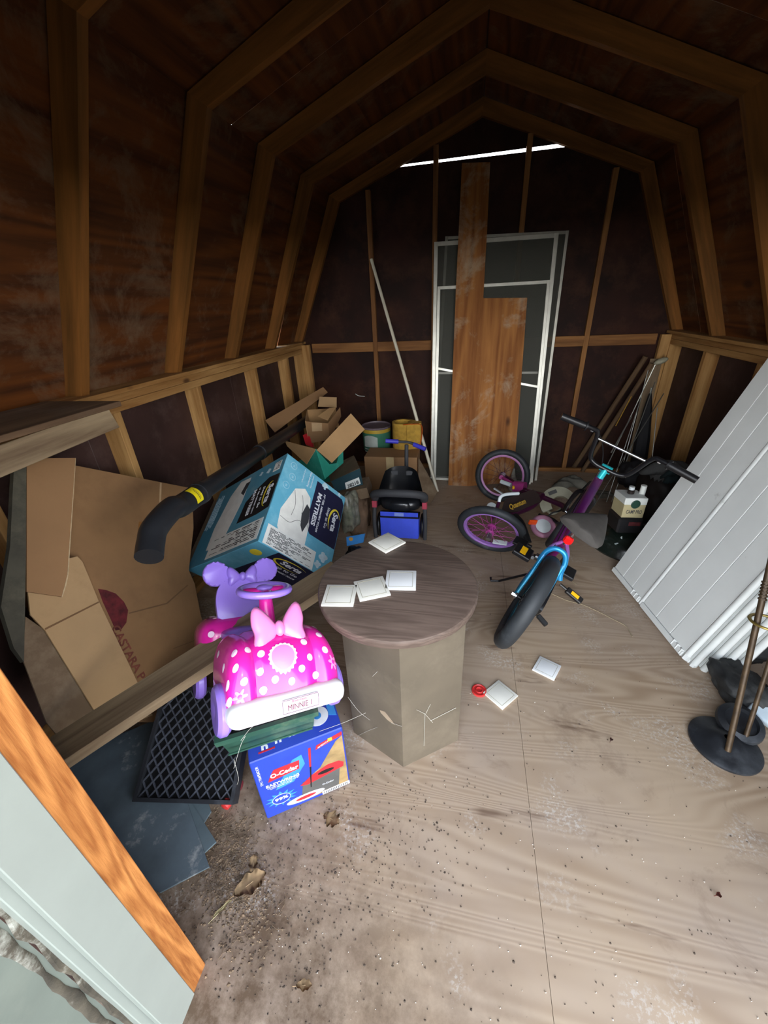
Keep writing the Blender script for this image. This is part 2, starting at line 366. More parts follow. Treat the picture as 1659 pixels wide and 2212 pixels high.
board('jamb_stop', (-0.66, 0.150, 0.001), (-0.66, 0.150, 1.97), 0.03, 0.05, (1, 0, 0), m_white, tr)
obj('door_leaf', box(B(), -0.70, -0.665, -0.75, 0.128, -0.03, 1.93), m_doorp, d1)
m_peel = plain('peeling_grimy_paint', '#5c5446', 0.85, var=0.3, vs_=20, dirt='#b9bbb0', dlo=0.5, dhi=0.62, bmp=0.6)
obj('weather_strip', tube(B(), [(-0.662+0.002*math.sin(i*1.7), 0.134+0.004*math.sin(i*2.3), 0.0+i*0.05) for i in range(39)], [0.006+0.002*math.sin(i*1.3)**2 for i in range(39)], 6, flat=0.5), m_peel, d1)
bm = B(); P = [(-0.6643, 0.114+0.0015*math.sin(i*0.9), i*0.025) for i in range(78)]; tube(bm, P, [0.007+0.0022*math.sin(i*0.53)+0.0015*math.sin(i*1.71) for i in range(78)], 8, flat=0.35); obj('grimy_seam', bm, m_peel, d1, smooth=True)
# ground outside
gm = plain('ground_outside', '#3f4030', 0.9, var=0.3, vs_=4)
g = obj('ground', box(B(), -70, 70, -70, 70, -0.36, -0.16), gm); g['kind'] = 'structure'
# ------------------------------------------------------------------ hexagonal drum table with tiles
m_tab = wood('grey_brown_table_laminate', '#75645a', '#564840', 2.2, 0.5, knots=False, ring_=14, bmp=0.15)
m_tabs = plain('dusty_brown_table_side', '#655b4c', 0.6, var=0.10, vs_=6, dirt='#756a5a')
tb = thing('drum_table', 'brown hexagonal drum side table with a round top carrying four white tiles', 'table', T(-0.19, 1.083, 0))
A0 = math.radians(-85); RH = 0.235; hx = [Vector((RH*math.cos(A0+i*PI/3), RH*math.sin(A0+i*PI/3), 0)) for i in range(6)]
for i in range(6):
    a, b2_ = hx[i], hx[(i+1) % 6]; bm = B(); inn = 0.94
    prism(bm, [(a.x, a.y), (b2_.x, b2_.y), (b2_.x*inn, b2_.y*inn), (a.x*inn, a.y*inn)], 0.0, 0.625); obj('side_panel', bm, m_tabs, tb)
bm = B(); lathe(bm, [(0.262, 0.626), (0.270, 0.630), (0.272, 0.640), (0.272, 0.652), (0.269, 0.658), (0.262, 0.661)], 72); obj('tabletop', bm, m_tab, tb, T(-0.022, 0, 0), smooth=True)
m_scuff = plain('pale_chip_in_veneer', '#a39078', 0.8)
f0, f1 = hx[5], hx[0]; Mf = F(f0+(f1-f0)*0.75+Vector((0, 0, 0.24)), f1-f0, y=(0, 0, 1)); bm = B()
prism(bm, [(-0.035, 0.008), (-0.012, 0.016), (0.02, -0.012), (0.028, -0.022), (-0.002, -0.02), (-0.03, -0.004)], 0.0003, 0.001); obj('scuff_mark', bm, m_scuff, tb, Mf)
m_tile = plain('glazed_white_tile', '#e9e7dc', 0.35, var=0.03, dirt='#b4a98c', dlo=0.66, dhi=0.76)
m_tile2 = plain('clean_white_tile', '#eef0f0', 0.35, var=0.02)
m_groove = plain('tile_groove_dirt', '#a9a183', 0.8)
def tile(px_, py_, z, ang, label, m=m_tile, s=0.104):
    p = at(px_, py_, 2, z+0.004); t = thing('ceramic_tile', label, 'tile', T(p.x, p.y, z, math.radians(ang)), 'white square tiles')
    bm = B(); box(bm, -s/2, s/2, -s/2, s/2, 0.0004, 0.0075, bev=0.0015); obj('tile_body', bm, m, t, smooth=True)
    bm = B(); k = s/2-0.011
    for a in range(4): box(bm, -k, k, k-0.0012, k, 0.0074, 0.0079, M=Matrix.Rotation(a*PI/2, 4, 'Z'))
    obj('edge_groove', bm, m_groove, t); return t
tile(836, 1172, 0.661, -38, 'white tile near the back edge of the round tabletop, turned like a diamond', s=0.106)
tile(866, 1253, 0.661, 6, 'cleanest white tile on the round tabletop, right one of the row of three', m_tile2)
tile(803, 1271, 0.661, 26, 'white tile on the round tabletop, middle one of the row of three')
tile(734, 1286, 0.661, 7, 'white tile with brown-stained edge at the left rim of the round tabletop')
tile(1181, 1443, 0.0, -28, 'clean white tile on the floor, the farther of two, right of the bicycle tyre', m_tile2, 0.098)
tile(1081, 1500, 0.0, -42, 'white tile with dark specks on the floor beside a red disc', s=0.104)
m_redp = plain('red_plastic', '#d63a38', 0.35)
c_ = at(1035, 1491, 2, 0.005)
bm = B(); lathe(bm, [(0.0, 0.002), (0.010, 0.002), (0.012, 0.008), (0.014, 0.009), (0.016, 0.004), (0.024, 0.004), (0.027, 0.008), (0.031, 0.007), (0.032, 0.0), (0.0, 0.0)], 32, caps=False)
o = obj('plastic_disc', bm, m_redp, None, T(c_.x, c_.y, 0.0005), smooth=True); tag(o, 'round red plastic disc lying on the plywood floor beside a white tile', 'disc')
# ------------------------------------------------------------------ cardboard box for the mop (blue print), green tub, ride-on toy
m_card = plain('brown_cardboard', '#9c7650', 0.85, var=0.06, vs_=5, dirt='#8f6c49', bmp=0.05)
m_card2 = plain('pale_cardboard', '#b29168', 0.85, var=0.05, vs_=5, dirt='#9a7b56', bmp=0.05)
m_card3 = plain('dull_dark_cardboard', '#6e5a44', 0.88, var=0.1, vs_=5, dirt='#8b7962', bmp=0.05)
m_blue = plain('blue_printed_carton', '#2a45b4', 0.45, var=0.1, vs_=3, dirt='#1d2f86')
m_lblue = plain('sky_blue_print', '#3f8fd8', 0.45); m_redpr = plain('red_print', '#cf2a32', 0.45); m_wpr = plain('white_print', '#e8ebf0', 0.5); m_yel = plain('yellow_print', '#e8d23a', 0.5); m_dk = plain('near_black_plastic', '#1b1b1d', 0.4, var=0.1)
m_tanpr = plain('wood_floor_print', '#a58a5e', 0.5, var=0.2, vs_=20); m_grypr = plain('grey_print', '#5b5a58', 0.5); m_tealpr = plain('bright_teal_print', '#3fb2d8', 0.5)
Mm = F((-0.592, 0.606, 0), (0.842, 0.539, 0), z=(0, 0, 1))
mb = thing('mop_box', 'blue mop carton standing on the floor under the green tub and pink ride-on car', 'box', Mm)
BW, BD, BH = 0.290, 0.27, 0.312
bm = B(); box(bm, 0, BW, 0, BD, 0.0005, BH, bev=0.003, seg=1); obj('carton', bm, m_blue, mb)
def face(o, u, v): return F(o, u, y=v)
def print_(parent, fr, poly, m, name, h=0.0006, z=0.0002): 
    bm = B(); prism(bm, poly, z, z+h); return obj(name, bm, m, parent, fr)
ff = face((0, 0, 0), (1, 0, 0), (0, 0, 1)) @ Matrix.Diagonal((1, 0.84, 1, 1))
print_(mb, ff, [(0.155, 0.02), (0.285, 0.02), (0.285, 0.33), (0.262, 0.31), (0.225, 0.24), (0.20, 0.19), (0.165, 0.16)], m_tanpr, 'floor_picture')
print_(mb, ff, [(0.12, 0.03), (0.25, 0.03), (0.262, 0.14), (0.135, 0.14)], m_grypr, 'bucket_picture', 0.0008)
print_(mb, ff, [(0.125, 0.125), (0.15, 0.115), (0.275, 0.14), (0.278, 0.165), (0.262, 0.185), (0.225, 0.19), (0.17, 0.165)], m_redpr, 'bucket_rim_picture', 0.0010)
print_(mb, ff, disc(20, 0.028, 0.215, 0.153, 0.011), m_dk, 'bucket_opening_picture', 0.0012)
print_(mb, ff, disc(24, 0.065, 0.135, 0.042, 0.020), m_wpr, 'mop_head_picture', 0.0012); print_(mb, ff, disc(24, 0.035, 0.135, 0.042, 0.010), m_redpr, 'mop_pad_picture', 0.0014)
print_(mb, ff, [(0.156, 0.09), (0.160, 0.09), (0.182, 0.325), (0.176, 0.325)], m_dk, 'mop_handle_picture', 0.0014); print_(mb, ff, [(0.166, 0.22), (0.172, 0.22), (0.182, 0.33), (0.174, 0.33)], m_redpr, 'mop_handle_red_picture', 0.0016)
print_(mb, ff, [(0.05, 0.16), (0.11, 0.17), (0.155, 0.25), (0.15, 0.31), (0.12, 0.30)], m_lblue, 'glow_print', 0.0004)
print_(mb, ff, [(0.035, 0.225), (0.135, 0.235), (0.14, 0.285), (0.06, 0.285), (0.048, 0.262)], m_redpr, 'red_logo_panel', 0.0008)
text('O-Cedar', mb, ff @ T(0.089, 0.252, 0.0012), 0.032, m_wpr, width=0.088, bold=0.001)
text('EASYWRING', mb, ff @ T(0.078, 0.202, 0.0012), 0.021, m_wpr, width=0.105, bold=0.0006)
text('MICROFIBER SPIN MOP & BUCKET SYSTEM', mb, ff @ T(0.078, 0.188, 0.0012), 0.008, m_wpr, width=0.10)
text('WITH POWER WASH', mb, ff @ T(0.07, 0.179, 0.0012), 0.007, m_wpr, width=0.07)
text('O-Cedar', mb, ff @ T(0.215, 0.075, 0.0016), 0.013, m_wpr, width=0.04)
star = []
for i in range(24): r = 0.052 if i % 2 == 0 else 0.030; star.append((0.060+r*math.cos(PI*i/12), 0.098+r*0.9*math.sin(PI*i/12)))
print_(mb, ff, star, m_lblue, 'burst_print', 0.0006)
print_(mb, ff, disc(24, 0.030, 0.060, 0.096), m_blue, 'burst_centre', 0.0009)
for r_ in (0.029,): 
    bm = B(); tube(bm, [(0.060+r_*math.cos(2*PI*i/28), 0.096+r_*math.sin(2*PI*i/28), 0.0012) for i in range(28)], 0.0008, 4, closed=True); obj('burst_outline', bm, m_wpr, mb, ff)
text('99%', mb, ff @ T(0.060, 0.098, 0.0014), 0.024, m_wpr, width=0.042, bold=0.0006)
print_(mb, ff, [(0.195, 0.305), (0.285, 0.333), (0.285, 0.353), (0.20, 0.328)], m_redpr, 'red_banner', 0.0009)
text("AMERICA'S #1 MOP", mb, ff @ T(0.241, 0.330, 0.0013, 0.30), 0.011, m_wpr, width=0.082)
print_(mb, ff, rrect(0.238, 0.326, 0.252, 0.343, 0.002), m_yel, 'yellow_badge', 0.0016)
print_(mb, ff, [(0.19, 0.006), (0.288, 0.006), (0.288, 0.028), (0.19, 0.028)], m_wpr, 'barcode_strip', 0.0012)
for i in range(14): print_(mb, ff, [(0.196+i*0.0062, 0.009), (0.1985+i*0.0062, 0.009), (0.1985+i*0.0062, 0.025), (0.196+i*0.0062, 0.025)], m_dk, 'barcode_bar', 0.0004, 0.0015)
text('TM / TRAPEADOR', mb, ff @ T(0.017, 0.28, 0.0012, PI/2), 0.012, m_wpr, width=0.12)
ft = face((0, 0, BH), (1, 0, 0), (0, 1, 0))
print_(mb, ft, disc(28, 0.036, 0.225, 0.072), m_wpr, 'mop_head_picture', 0.0008); print_(mb, ft, disc(20, 0.013, 0.225, 0.072), m_lblue, 'hub_picture', 0.0012)
print_(mb, ft, disc(16, 0.014, 0.186, 0.060), m_redpr, 'red_knob_picture', 0.0012)
print_(mb, ft, [(0.262, 0.06), (0.285, 0.05), (0.285, 0.16), (0.26, 0.19)], m_lblue, 'spray_picture', 0.0008)
print_(mb, ft, disc(24, 0.03, 0.248, 0.19), m_lblue, 'round_badge', 0.0014)
text('99%', mb, ft @ T(0.248, 0.19, 0.0018), 0.02, m_wpr)
for i, c in enumerate(((0.05, 0.035), (0.092, 0.04), (0.135, 0.045))):
    text('n', mb, ft @ T(c[0], c[1], 0.001), 0.03, m_wpr, name='step_picture', width=0.02, bold=0.001)
print_(mb, ft, [(0.03, 0.018), (0.08, 0.018), (0.08, 0.023), (0.03, 0.023)], m_redpr, 'red_line_print', 0.0008)
# green tub
m_grn = plain('dark_green_plastic', '#2c5445', 0.5, var=0.15, dirt='#6a7a60', dlo=0.55, dhi=0.75)
Mg = F(at(484, 1644, 2, BH)+Vector((0, 0, 0.002)), (0.875, 0.484, 0), z=(0, 0, 1))
gt = thing('planter_tub', 'shallow dark green plastic tub on top of the blue mop carton under the pink car', 'tub', Mg)
def tubshape(w0, d0, h, fl_, t):
    bm = B(); P = []
    def ringz(z, e, inset=0): return [bm.verts.new((x*(w0/2+e), y*(d0/2+e), z)) for x, y in ((-1, -1), (1, -1), (1, 1), (-1, 1))]
    a = ringz(0, 0); b = ringz(h-0.022, fl_); c = ringz(h-0.022, fl_+0.010); d = ringz(h, fl_+0.012); e = ringz(h, fl_-0.002); f = ringz(0.006, -t)
    for q, r in ((a, b), (b, c), (c, d), (d, e), (e, f)): bridge(bm, q, r)
    bm.faces.new(a[::-1]); bm.faces.new(f); return bm
obj('tub_body', tubshape(0.255, 0.235, 0.095, 0.012, 0.01), m_grn, gt, T(0.145, 0.135, 0))
for s_ in (-1, 1): obj('rim_rib', box(B(), 0.02, 0.27, 0.135+s_*0.1445-0.002, 0.135+s_*0.1445+0.002, 0.030, 0.036), m_grn, gt)
# ride-on toy car
TM = F((-0.428, 0.619, 0.518), (0.728, 0.630, -0.270), y=(-0.664, 0.553, -0.503)) @ T(0, 0, 0)
m_pink = plain('hot_pink_plastic', '#e62aa2', 0.22, var=0.02, coat=0.4); m_lpink = plain('light_pink_plastic', '#f48cc8', 0.3, var=0.02, coat=0.3)
m_lil = plain('lilac_plastic', '#9a7be0', 0.28, var=0.02, coat=0.3); m_wht = plain('white_plastic', '#eef0ee', 0.35, var=0.02); m_dots = plain('white_dot_sticker', '#f7d7ec', 0.3, var=0.01)
toy = thing('ride_on_car', 'hot pink polka-dot ride-on toy car with lilac seat back and wheel', 'toy car', TM)
def hood(x, a, y0=0.155, ry=0.15, z0=0.075, rz=0.16, hw=0.158, mid=True):
    k = abs(x)/hw; s = max(0.0, 1-k**5)**0.28
    g = 1.0
    if mid:
        fen = math.exp(-((abs(x)-0.118)/0.030)**2); gr = math.exp(-((abs(x)-0.082)/0.010)**2)
        g = 1+0.04*fen-0.05*gr+0.03*math.exp(-(x/0.05)**2)
    ca, sa = math.cos(a), math.sin(a); e = 0.62
    return Vector((x, y0-ry*(math.copysign(abs(ca)**e, ca))*(0.75+0.25*s)*g, z0+rz*abs(sa)**e*s*g))
def hoodmesh(hw=0.158, a1=PI*0.62, **kw):
    bm = B(); nx, na = 56, 26; G = []
    for i in range(nx+1):
        x = hw*math.sin((i/nx-0.5)*PI)*0.999
        G.append([bm.verts.new(hood(x, a1*j/na, hw=hw, **kw)) for j in range(na+1)])
    for i in range(nx):
        for j in range(na): bm.faces.new((G[i][j], G[i+1][j], G[i+1][j+1], G[i][j+1]))
    for g_ in G:
        pass
    # close the back and the underside
    lo = [bm.verts.new((g_[0].co.x, g_[0].co.y, 0.05)) for g_ in G]; bk = [bm.verts.new((g_[-1].co.x, g_[-1].co.y, 0.05)) for g_ in G]
    for i in range(nx):
        bm.faces.new((lo[i], lo[i+1], G[i+1][0], G[i][0])); bm.faces.new((G[i][-1], G[i+1][-1], bk[i+1], bk[i])); bm.faces.new((bk[i], bk[i+1], lo[i+1], lo[i]))
    bm.faces.new([lo[0], *G[0], bk[0]]); bm.faces.new([lo[-1], *G[-1], bk[-1]])
    return bm
hd = obj('hood', hoodmesh(), m_pink, toy, smooth=True)
def patch(x, a, poly, off=0.0012):
    """small sticker that follows the hood"""
    bm = B(); c = hood(x, a); dx = (hood(x+0.003, a)-c); da = (hood(x, a+0.02)-c); lx = dx.length/0.003; la = da.length/0.02
    n_ = dx.cross(da).normalized(); n_ = n_ if n_.y < 0.3 or n_.z > 0 else -n_
    if n_.dot(Vector((0, -1, 1))) < 0: n_ = -n_
    rows = [[bm.verts.new(hood(x+u*k/lx, a+v*k/la)+n_*(off+0.001*(1-k))) for u, v in poly] for k in (1, 0.75, 0.5, 0.25)]; cv = bm.verts.new(c+n_*(off+0.001)); r = rows[-1]
    for q, r2 in zip(rows, rows[1:]): bridge(bm, q, r2)
    for i in range(len(r)): bm.faces.new((cv, r[i], r[(i+1) % len(r)]))
    return bm
dots = [(-0.147, 1.24), (-0.105, 1.15), (-0.106, 0.84), (-0.15, 0.92), (-0.138, 0.55), (-0.091, 0.5), (-0.135, 0.2), (-0.066, 1.14), (-0.035, 0.97), (-0.047, 0.6), (-0.047, 0.19), (-0.014, 0.29), (0.02, 0.16), (0.054, 0.36), (0.082, 0.55), (0.081, 0.94), (0.088, 1.19), (0.137, 1.32), (0.125, 1.0), (0.124, 0.58), (0.079, 0.1)]
HG = [(x, a, TM @ hood(x, a)) for x in np.linspace(-0.152, 0.152, 77) for a in np.linspace(0.04, 1.85, 90)]
HP = np.array([((v-CAM).dot(RT)/(v-CAM).dot(FWD)*FPX+829.5, 1106-(v-CAM).dot(UP)/(v-CAM).dot(FWD)*FPX) for _, _, v in HG])
def hfind(px_, py_):
    i = int(np.argmin(((HP-np.array((px_, py_)))**2).sum(1))); return float(HG[i][0]), float(HG[i][1])
zc = lambda x, y: hfind(x/3.3025+400, y/3.3025+1150)
for q in [(240, 865), (350, 865), (363, 968), (243, 978), (287, 1092), (418, 1065), (310, 1207), (450, 840), (540, 868), (533, 990), (560, 1120), (645, 1053), (755, 1057), (830, 965), (890, 885), (845, 782), (835, 710), (943, 640), (953, 730), (1000, 838), (930, 1012)]:
    x, a = zc(*q); obj('polka_dot', patch(x, a, disc(14, 0.0100)), m_dots, toy)
fl6 = lambda r: [(r*(0.72+0.28*math.cos(6*t))*math.cos(t), r*(0.72+0.28*math.cos(6*t))*math.sin(t)) for t in [2*PI*i/48 for i in range(48)]]
for x, a in (zc(395, 1168), zc(1050, 920)):
    obj('flower_sticker', patch(x, a, fl6(0.021), 0.0016), m_lpink, toy); obj('flower_centre', patch(x, a, disc(14, 0.006), 0.0024), m_pink, toy)
bdg = zc(697, 880)
obj('badge', patch(bdg[0], bdg[1], [(r*math.cos(t), r*math.sin(t)) for t, r in [(2*PI*i/80, 0.039+0.002*math.cos(20*2*PI*i/80)) for i in range(80)]], 0.002), m_wht, toy)
obj('badge_centre', patch(bdg[0], bdg[1], disc(32, 0.032), 0.0032), m_lpink, toy)
# bumper
bm = B(); box(bm, -0.162, 0.162, -0.022, 0.09, 0.022, 0.086, bev=0.028, seg=5); obj('bumper', bm, m_wht, toy, smooth=True)
bm = B(); prism(bm, rrect(-0.052, -0.018, 0.052, 0.018, 0.003), 0, 0.0015); pf = F((0.022, -0.0222, 0.053), (1, 0, 0), y=(0, 0, 1)); npl = obj('number_plate', bm, m_dots, toy, pf)
npl.data.materials[0] = plain('number_plate_pink', '#d9b4c8', 0.5, var=0.02)
m_pt = plain('dark_plum_print', '#6b2437', 0.5)
text('MINNIE 1', npl, T(-0.002, -0.004, 0.0017), 0.020, m_pt, width=0.066); text('Bow-tique', npl, T(-0.004, 0.011, 0.0017), 0.008, m_redpr, width=0.04)
bm = B(); tube(bm, [(x, y, 0.0016) for x, y in rrect(-0.050, -0.016, 0.050, 0.016, 0.003, 3)], 0.0007, 4, closed=True); obj('plate_border', bm, m_grypr, npl)
# body floor, rear fenders, wheels
bm = B(); box(bm, -0.085, 0.085, 0.17, 0.54, 0.075, 0.125, bev=0.02, seg=3); obj('chassis', bm, m_pink, toy, smooth=True)
bm = B(); box(bm, -0.165, 0.15, 0.43, 0.64, 0.08, 0.262, bev=0.06, seg=5); rf = obj('rear_body', bm, m_pink, toy, smooth=True)
for x, z in ((-.135, .215), (-.095, .20), (-.14, .165), (-.10, .155), (-.135, .12)): obj('polka_dot', prism(B(), disc(14, 0.011), 0, 0.001), m_dots, toy, F((x*0.95+0.0, 0.4295, z), (1, 0, 0), y=(0, 0, 1)))
for x, y in ((-.10, .50), (-.09, .54), (-.10, .58)): obj('polka_dot', prism(B(), disc(14, 0.011), 0, 0.001), m_dots, toy, T(x, y, 0.2622))
for sx in (-1, 1):
    for y in (0.095, 0.53):
        bm = B(); lathe(bm, [(0.0, -0.017), (0.060, -0.017), (0.068, -0.008), (0.068, 0.008), (0.060, 0.017), (0.03, 0.019), (0.0, 0.012)], 32, caps=False)
        obj('wheel', bm, m_lil, toy, F((sx*0.160, y, 0.055), (0, 1, 0), z=(sx, 0, 0)), smooth=True)
# steering column and wheel
bm = B(); cyl(bm, (0, 0.17, 0.20), (0, 0.185, 0.335), 0.028, 0.020, 20); box(bm, -0.045, 0.045, 0.14, 0.23, 0.17, 0.235, bev=0.02, seg=3); obj('steering_column', bm, m_pink, toy, smooth=True)
SM = F((0, 0.19, 0.355), (1, 0, 0), y=(0, 0.72, -0.20)) @ T(0, 0, 0)
SM = F((0, 0.19, 0.355), (1, 0, 0), z=(0, -0.22, 1))
bm = B(); tube(bm, [(0.076*math.cos(2*PI*i/36), 0.070*math.sin(2*PI*i/36), 0.0) for i in range(36)], 0.0115, 10, closed=True); sw = obj('steering_wheel', bm, m_lil, toy, SM, smooth=True)
bm = B()
for a in (90, 210, 330): ell(bm, (0.045*math.cos(math.radians(a)), 0.042*math.sin(math.radians(a)), -0.002), 0.040, 0.020, 0.007, None, 16, 8)
bm.free(); bm = B()
for a in (15, 165, 90+180): 
    Mr = Matrix.Rotation(math.radians(a), 4, 'Z'); ell(bm, (0.038, 0, 0), 0.034, 0.017, 0.008, Mr, 18, 8)
obj('spoke_insert', bm, m_pink, sw, smooth=True); bm = B(); ell(bm, (0, 0, 0.008), 0.026, 0.022, 0.010); obj('horn_button', bm, m_lil, sw, smooth=True)
# bow on the hood
def bow(sc=1.0, thick=0.016):
    bm = B()
    for sx in (-1, 1):
        out = [(0.008, 0.010), (0.03, 0.036), (0.058, 0.058), (0.075, 0.050), (0.080, 0.020), (0.074, -0.005), (0.078, -0.030), (0.064, -0.046), (0.035, -0.030), (0.010, -0.012)]
        P = smoothpath(out+[out[0]], 4)[:-1] if False else [Vector((x*sx*sc, y*sc, 0)) for x, y in out]
        c = Vector((0.046*sx*sc, 0.004*sc, 0)); n = 4; rows = []
        Q = smoothpath([Vector((v.x, v.y, 0)) for v in P]+[P[0]], 5)[:-1]
        for h, s in ((-thick*.5, .9), (-thick*.3, 1), (thick*.3, 1), (thick*.75, .82), (thick, .5)): rows.append([bm.verts.new((c.x+(q.x-c.x)*s, c.y+(q.y-c.y)*s, h)) for q in Q])
        for a_, b_2 in zip(rows, rows[1:]): bridge(bm, a_, b_2)
        bm.faces.new(rows[0][::-1]); bm.faces.new(rows[-1])
    return bm
bw = obj('hood_bow', bow(), m_lpink, toy, F((0, 0.062, 0.245), (1, 0, 0), y=(0, 0.30, 1)) @ Matrix.Diagonal((0.95, 1.2, 1, 1)), smooth='all'); bm = B(); ell(bm, (0, 0, 0.008), 0.015, 0.019, 0.014); obj('bow_knot', bm, m_lpink, bw, smooth=True)
# seat back with two round lobes and a moulded bow
SB = F((0, 0.480, 0.262), (1, 0, 0), y=(0, 0.16, 1))
bm = B(); pts = [(-0.098, 0.0), (-0.100, 0.06), (-0.090, 0.105), (-0.060, 0.132), (0, 0.140), (0.060, 0.132), (0.090, 0.105), (0.100, 0.06), (0.098, 0.0), (0.05, -0.022), (0, -0.027), (-0.05, -0.022)]
Q = [(v.x, v.y) for v in smoothpath([(x, y, 0) for x, y in pts+[pts[0]]], 5)[:-1]]
prism(bm, Q, -0.012, 0.012, bev=0.007); sb = obj('seat_back', bm, m_lil, toy, SB, smooth=True)
for sx in (-1, 1):
    bm = B(); prism(bm, disc(36, 0.047, 0.092*sx, 0.162), -0.011, 0.011, bev=0.007); obj('round_lobe', bm, m_lil, sb, smooth=True)
obj('moulded_bow', bow(0.70, 0.018), m_lil, sb, T(0, 0.142, 0.008), smooth='all')
bm = B(); ell(bm, (0, 0.142, 0.018), 0.013, 0.017, 0.014); obj('bow_knot', bm, m_lil, sb, smooth=True)
bm = B(); ell(bm, (0, 0.40, 0.205), 0.10, 0.085, 0.024, e=0.7); obj('seat', bm, m_lil, toy, smooth=True)
# ------------------------------------------------------------------ weathered beam across the pile
bp = board('weathered_beam', at(118, 1632, 2, 0.40), at(735, 1232, 2, 0.55), 0.125, 0.036, (-0.35, -0.35, 1), m_weather)
tag(bp, 'long weathered grey plank lying across the pile from lower left to the drum table', 'plank')
# ------------------------------------------------------------------ mattress carton
m_sky = plain('sky_blue_carton_print', '#5fa9c4', 0.5, var=0.06, vs_=3, dirt='#86c3d6', dlo=0.5, dhi=0.7)
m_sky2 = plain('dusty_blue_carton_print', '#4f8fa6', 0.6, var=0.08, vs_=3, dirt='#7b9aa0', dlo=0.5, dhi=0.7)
m_navy = plain('navy_print', '#1b1d3a', 0.5, var=0.04); m_cloud = plain('cloud_print', '#c3dbe4', 0.55, var=0.1, vs_=30); m_mattw = plain('mattress_picture_print', '#e3e3dc', 0.55, var=0.05, vs_=25)
m_lab = plain('paper_label', '#dfe2dc', 0.6, var=0.04); m_ink = plain('ink_print', '#3a3c40', 0.6)
ax1 = Vector((0.524, 0.406, -0.749)); ax2 = -Vector((-0.037, 0.889, 0.456)); ax3 = -Vector((0.851, -0.211, 0.481)); ax3 = ax1.cross(ax2).normalized()*-1 if False else ax3
T0 = Vector((-0.884, 1.795, 0.859)); dA, dB, dC = 0.431, 0.518, 0.626
Mx = Matrix(((ax1.x, ax2.x, ax3.x, T0.x), (ax1.y, ax2.y, ax3.y, T0.y), (ax1.z, ax2.z, ax3.z, T0.z), (0, 0, 0, 1)))
# exact orthonormal, right-handed frame with origin at the top corner: X -> right corner, Y -> near lower corner, Z -> outwards (towards viewer's right)
X_ = ax1.normalized(); Y_ = (ax2-X_*ax2.dot(X_)).normalized(); Z_ = X_.cross(Y_)
if Z_.dot(ax3) > 0: Z_ = -Z_
MB_ = Matrix(((X_.x, Y_.x, -Z_.x, T0.x), (X_.y, Y_.y, -Z_.y, T0.y), (X_.z, Y_.z, -Z_.z, T0.z), (0, 0, 0, 1)))
# use a right-handed frame: x along X_, y along -Y_ ; outer normal of face A = Z_out
Zo = -ax3; Zo = (Zo-X_*Zo.dot(X_)-Y_*Zo.dot(Y_)).normalized()
mat_ = thing('mattress_box', 'large sky-blue mattress carton tipped on its corner behind the ride-on car', 'box', F(T0, X_, y=-Y_) if X_.cross(-Y_).dot(Zo) > 0 else F(T0, X_, y=Y_))
SG = -1 if X_.cross(-Y_).dot(Zo) > 0 else 1     # local y of the near lower corner = SG*dB
bm = B(); box(bm, 0, dA, min(0, SG*dB), max(0, SG*dB), -dC, 0, bev=0.004, seg=1); obj('carton', bm, m_sky, mat_)
# face A, seen tilted: text reads along -Y_ (top of letters towards the right corner)
def pA(pts): return [(x, SG*y) for x, y in pts]
fa = Matrix()
print_(mat_, fa, pA([(0.215, 0.03), (0.405, 0.03), (0.425, 0.06), (0.425, 0.20), (0.425, 0.345), (0.25, 0.345), (0.215, 0.31)]), m_navy, 'navy_panel')
print_(mat_, fa, pA([(0.10, 0.16), (0.055, 0.31), (0.065, 0.40), (0.10, 0.455), (0.24, 0.47), (0.235, 0.30), (0.20, 0.155), (0.155, 0.125)]), m_mattw, 'mattress_picture')
print_(mat_, fa, pA([(0.19, 0.20), (0.215, 0.215), (0.225, 0.29), (0.205, 0.36), (0.185, 0.33), (0.175, 0.27)]), m_ink, 'dark_photo_print', 0.0009)
for pts in ([(0.10, 0.17), (0.125, 0.24), (0.12, 0.31)], [(0.065, 0.345), (0.12, 0.35), (0.16, 0.315), (0.19, 0.31)], [(0.15, 0.17), (0.17, 0.22), (0.175, 0.27)]):
    bm = B(); tube(bm, smoothpath([(x, SG*y, 0.0009) for x, y in pts], 5), 0.0012, 4); obj('stitch_line_print', bm, m_grypr, mat_)
def clouds(fr, L, sgy=SG):
    for cx, cy, s in L:
        bm = B()
        for dx, dy, r in ((0, 0, 1), (.7, .3, .7), (-.6, -.2, .75), (.1, -.8, .6), (-.2, .8, .6)): ell(bm, (cx+dx*s, sgy*cy+dy*s, 0.0004), r*s, r*s*0.8, 0.0006, None, 14, 6)
        obj('cloud_print', bm, m_cloud, mat_, fr)
clouds(fa, [(0.27, 0.03-0.0, 0.018), (0.275, 0.00+0.06-0.04, 0.010), (0.38, 0.005+0.01, 0.010), (0.365, 0.42, 0.022), (0.34, 0.47, 0.016), (0.06, 0.44, 0.012)])
AL = T(0, 0, 0)
def tA(s, x, y, size, m, width=None, bold=0, name='lettering'): return text(s, mat_, F((x, SG*y, 0.0012), (0, SG, 0), z=(0, 0, 1)), size, m, name, width, bold)
tA('MATTRESS', 0.252, 0.19, 0.036, m_wpr, 0.20, 0.0012); tA('10" GEL MEMORY FOAM', 0.283, 0.195, 0.016, m_wpr, 0.235, 0.0004); tA('Sleep to Go', 0.330, 0.20, 0.024, m_wpr, 0.13, 0.0); tA('Serta', 0.383, 0.20, 0.046, m_wpr, 0.115, 0.0014)
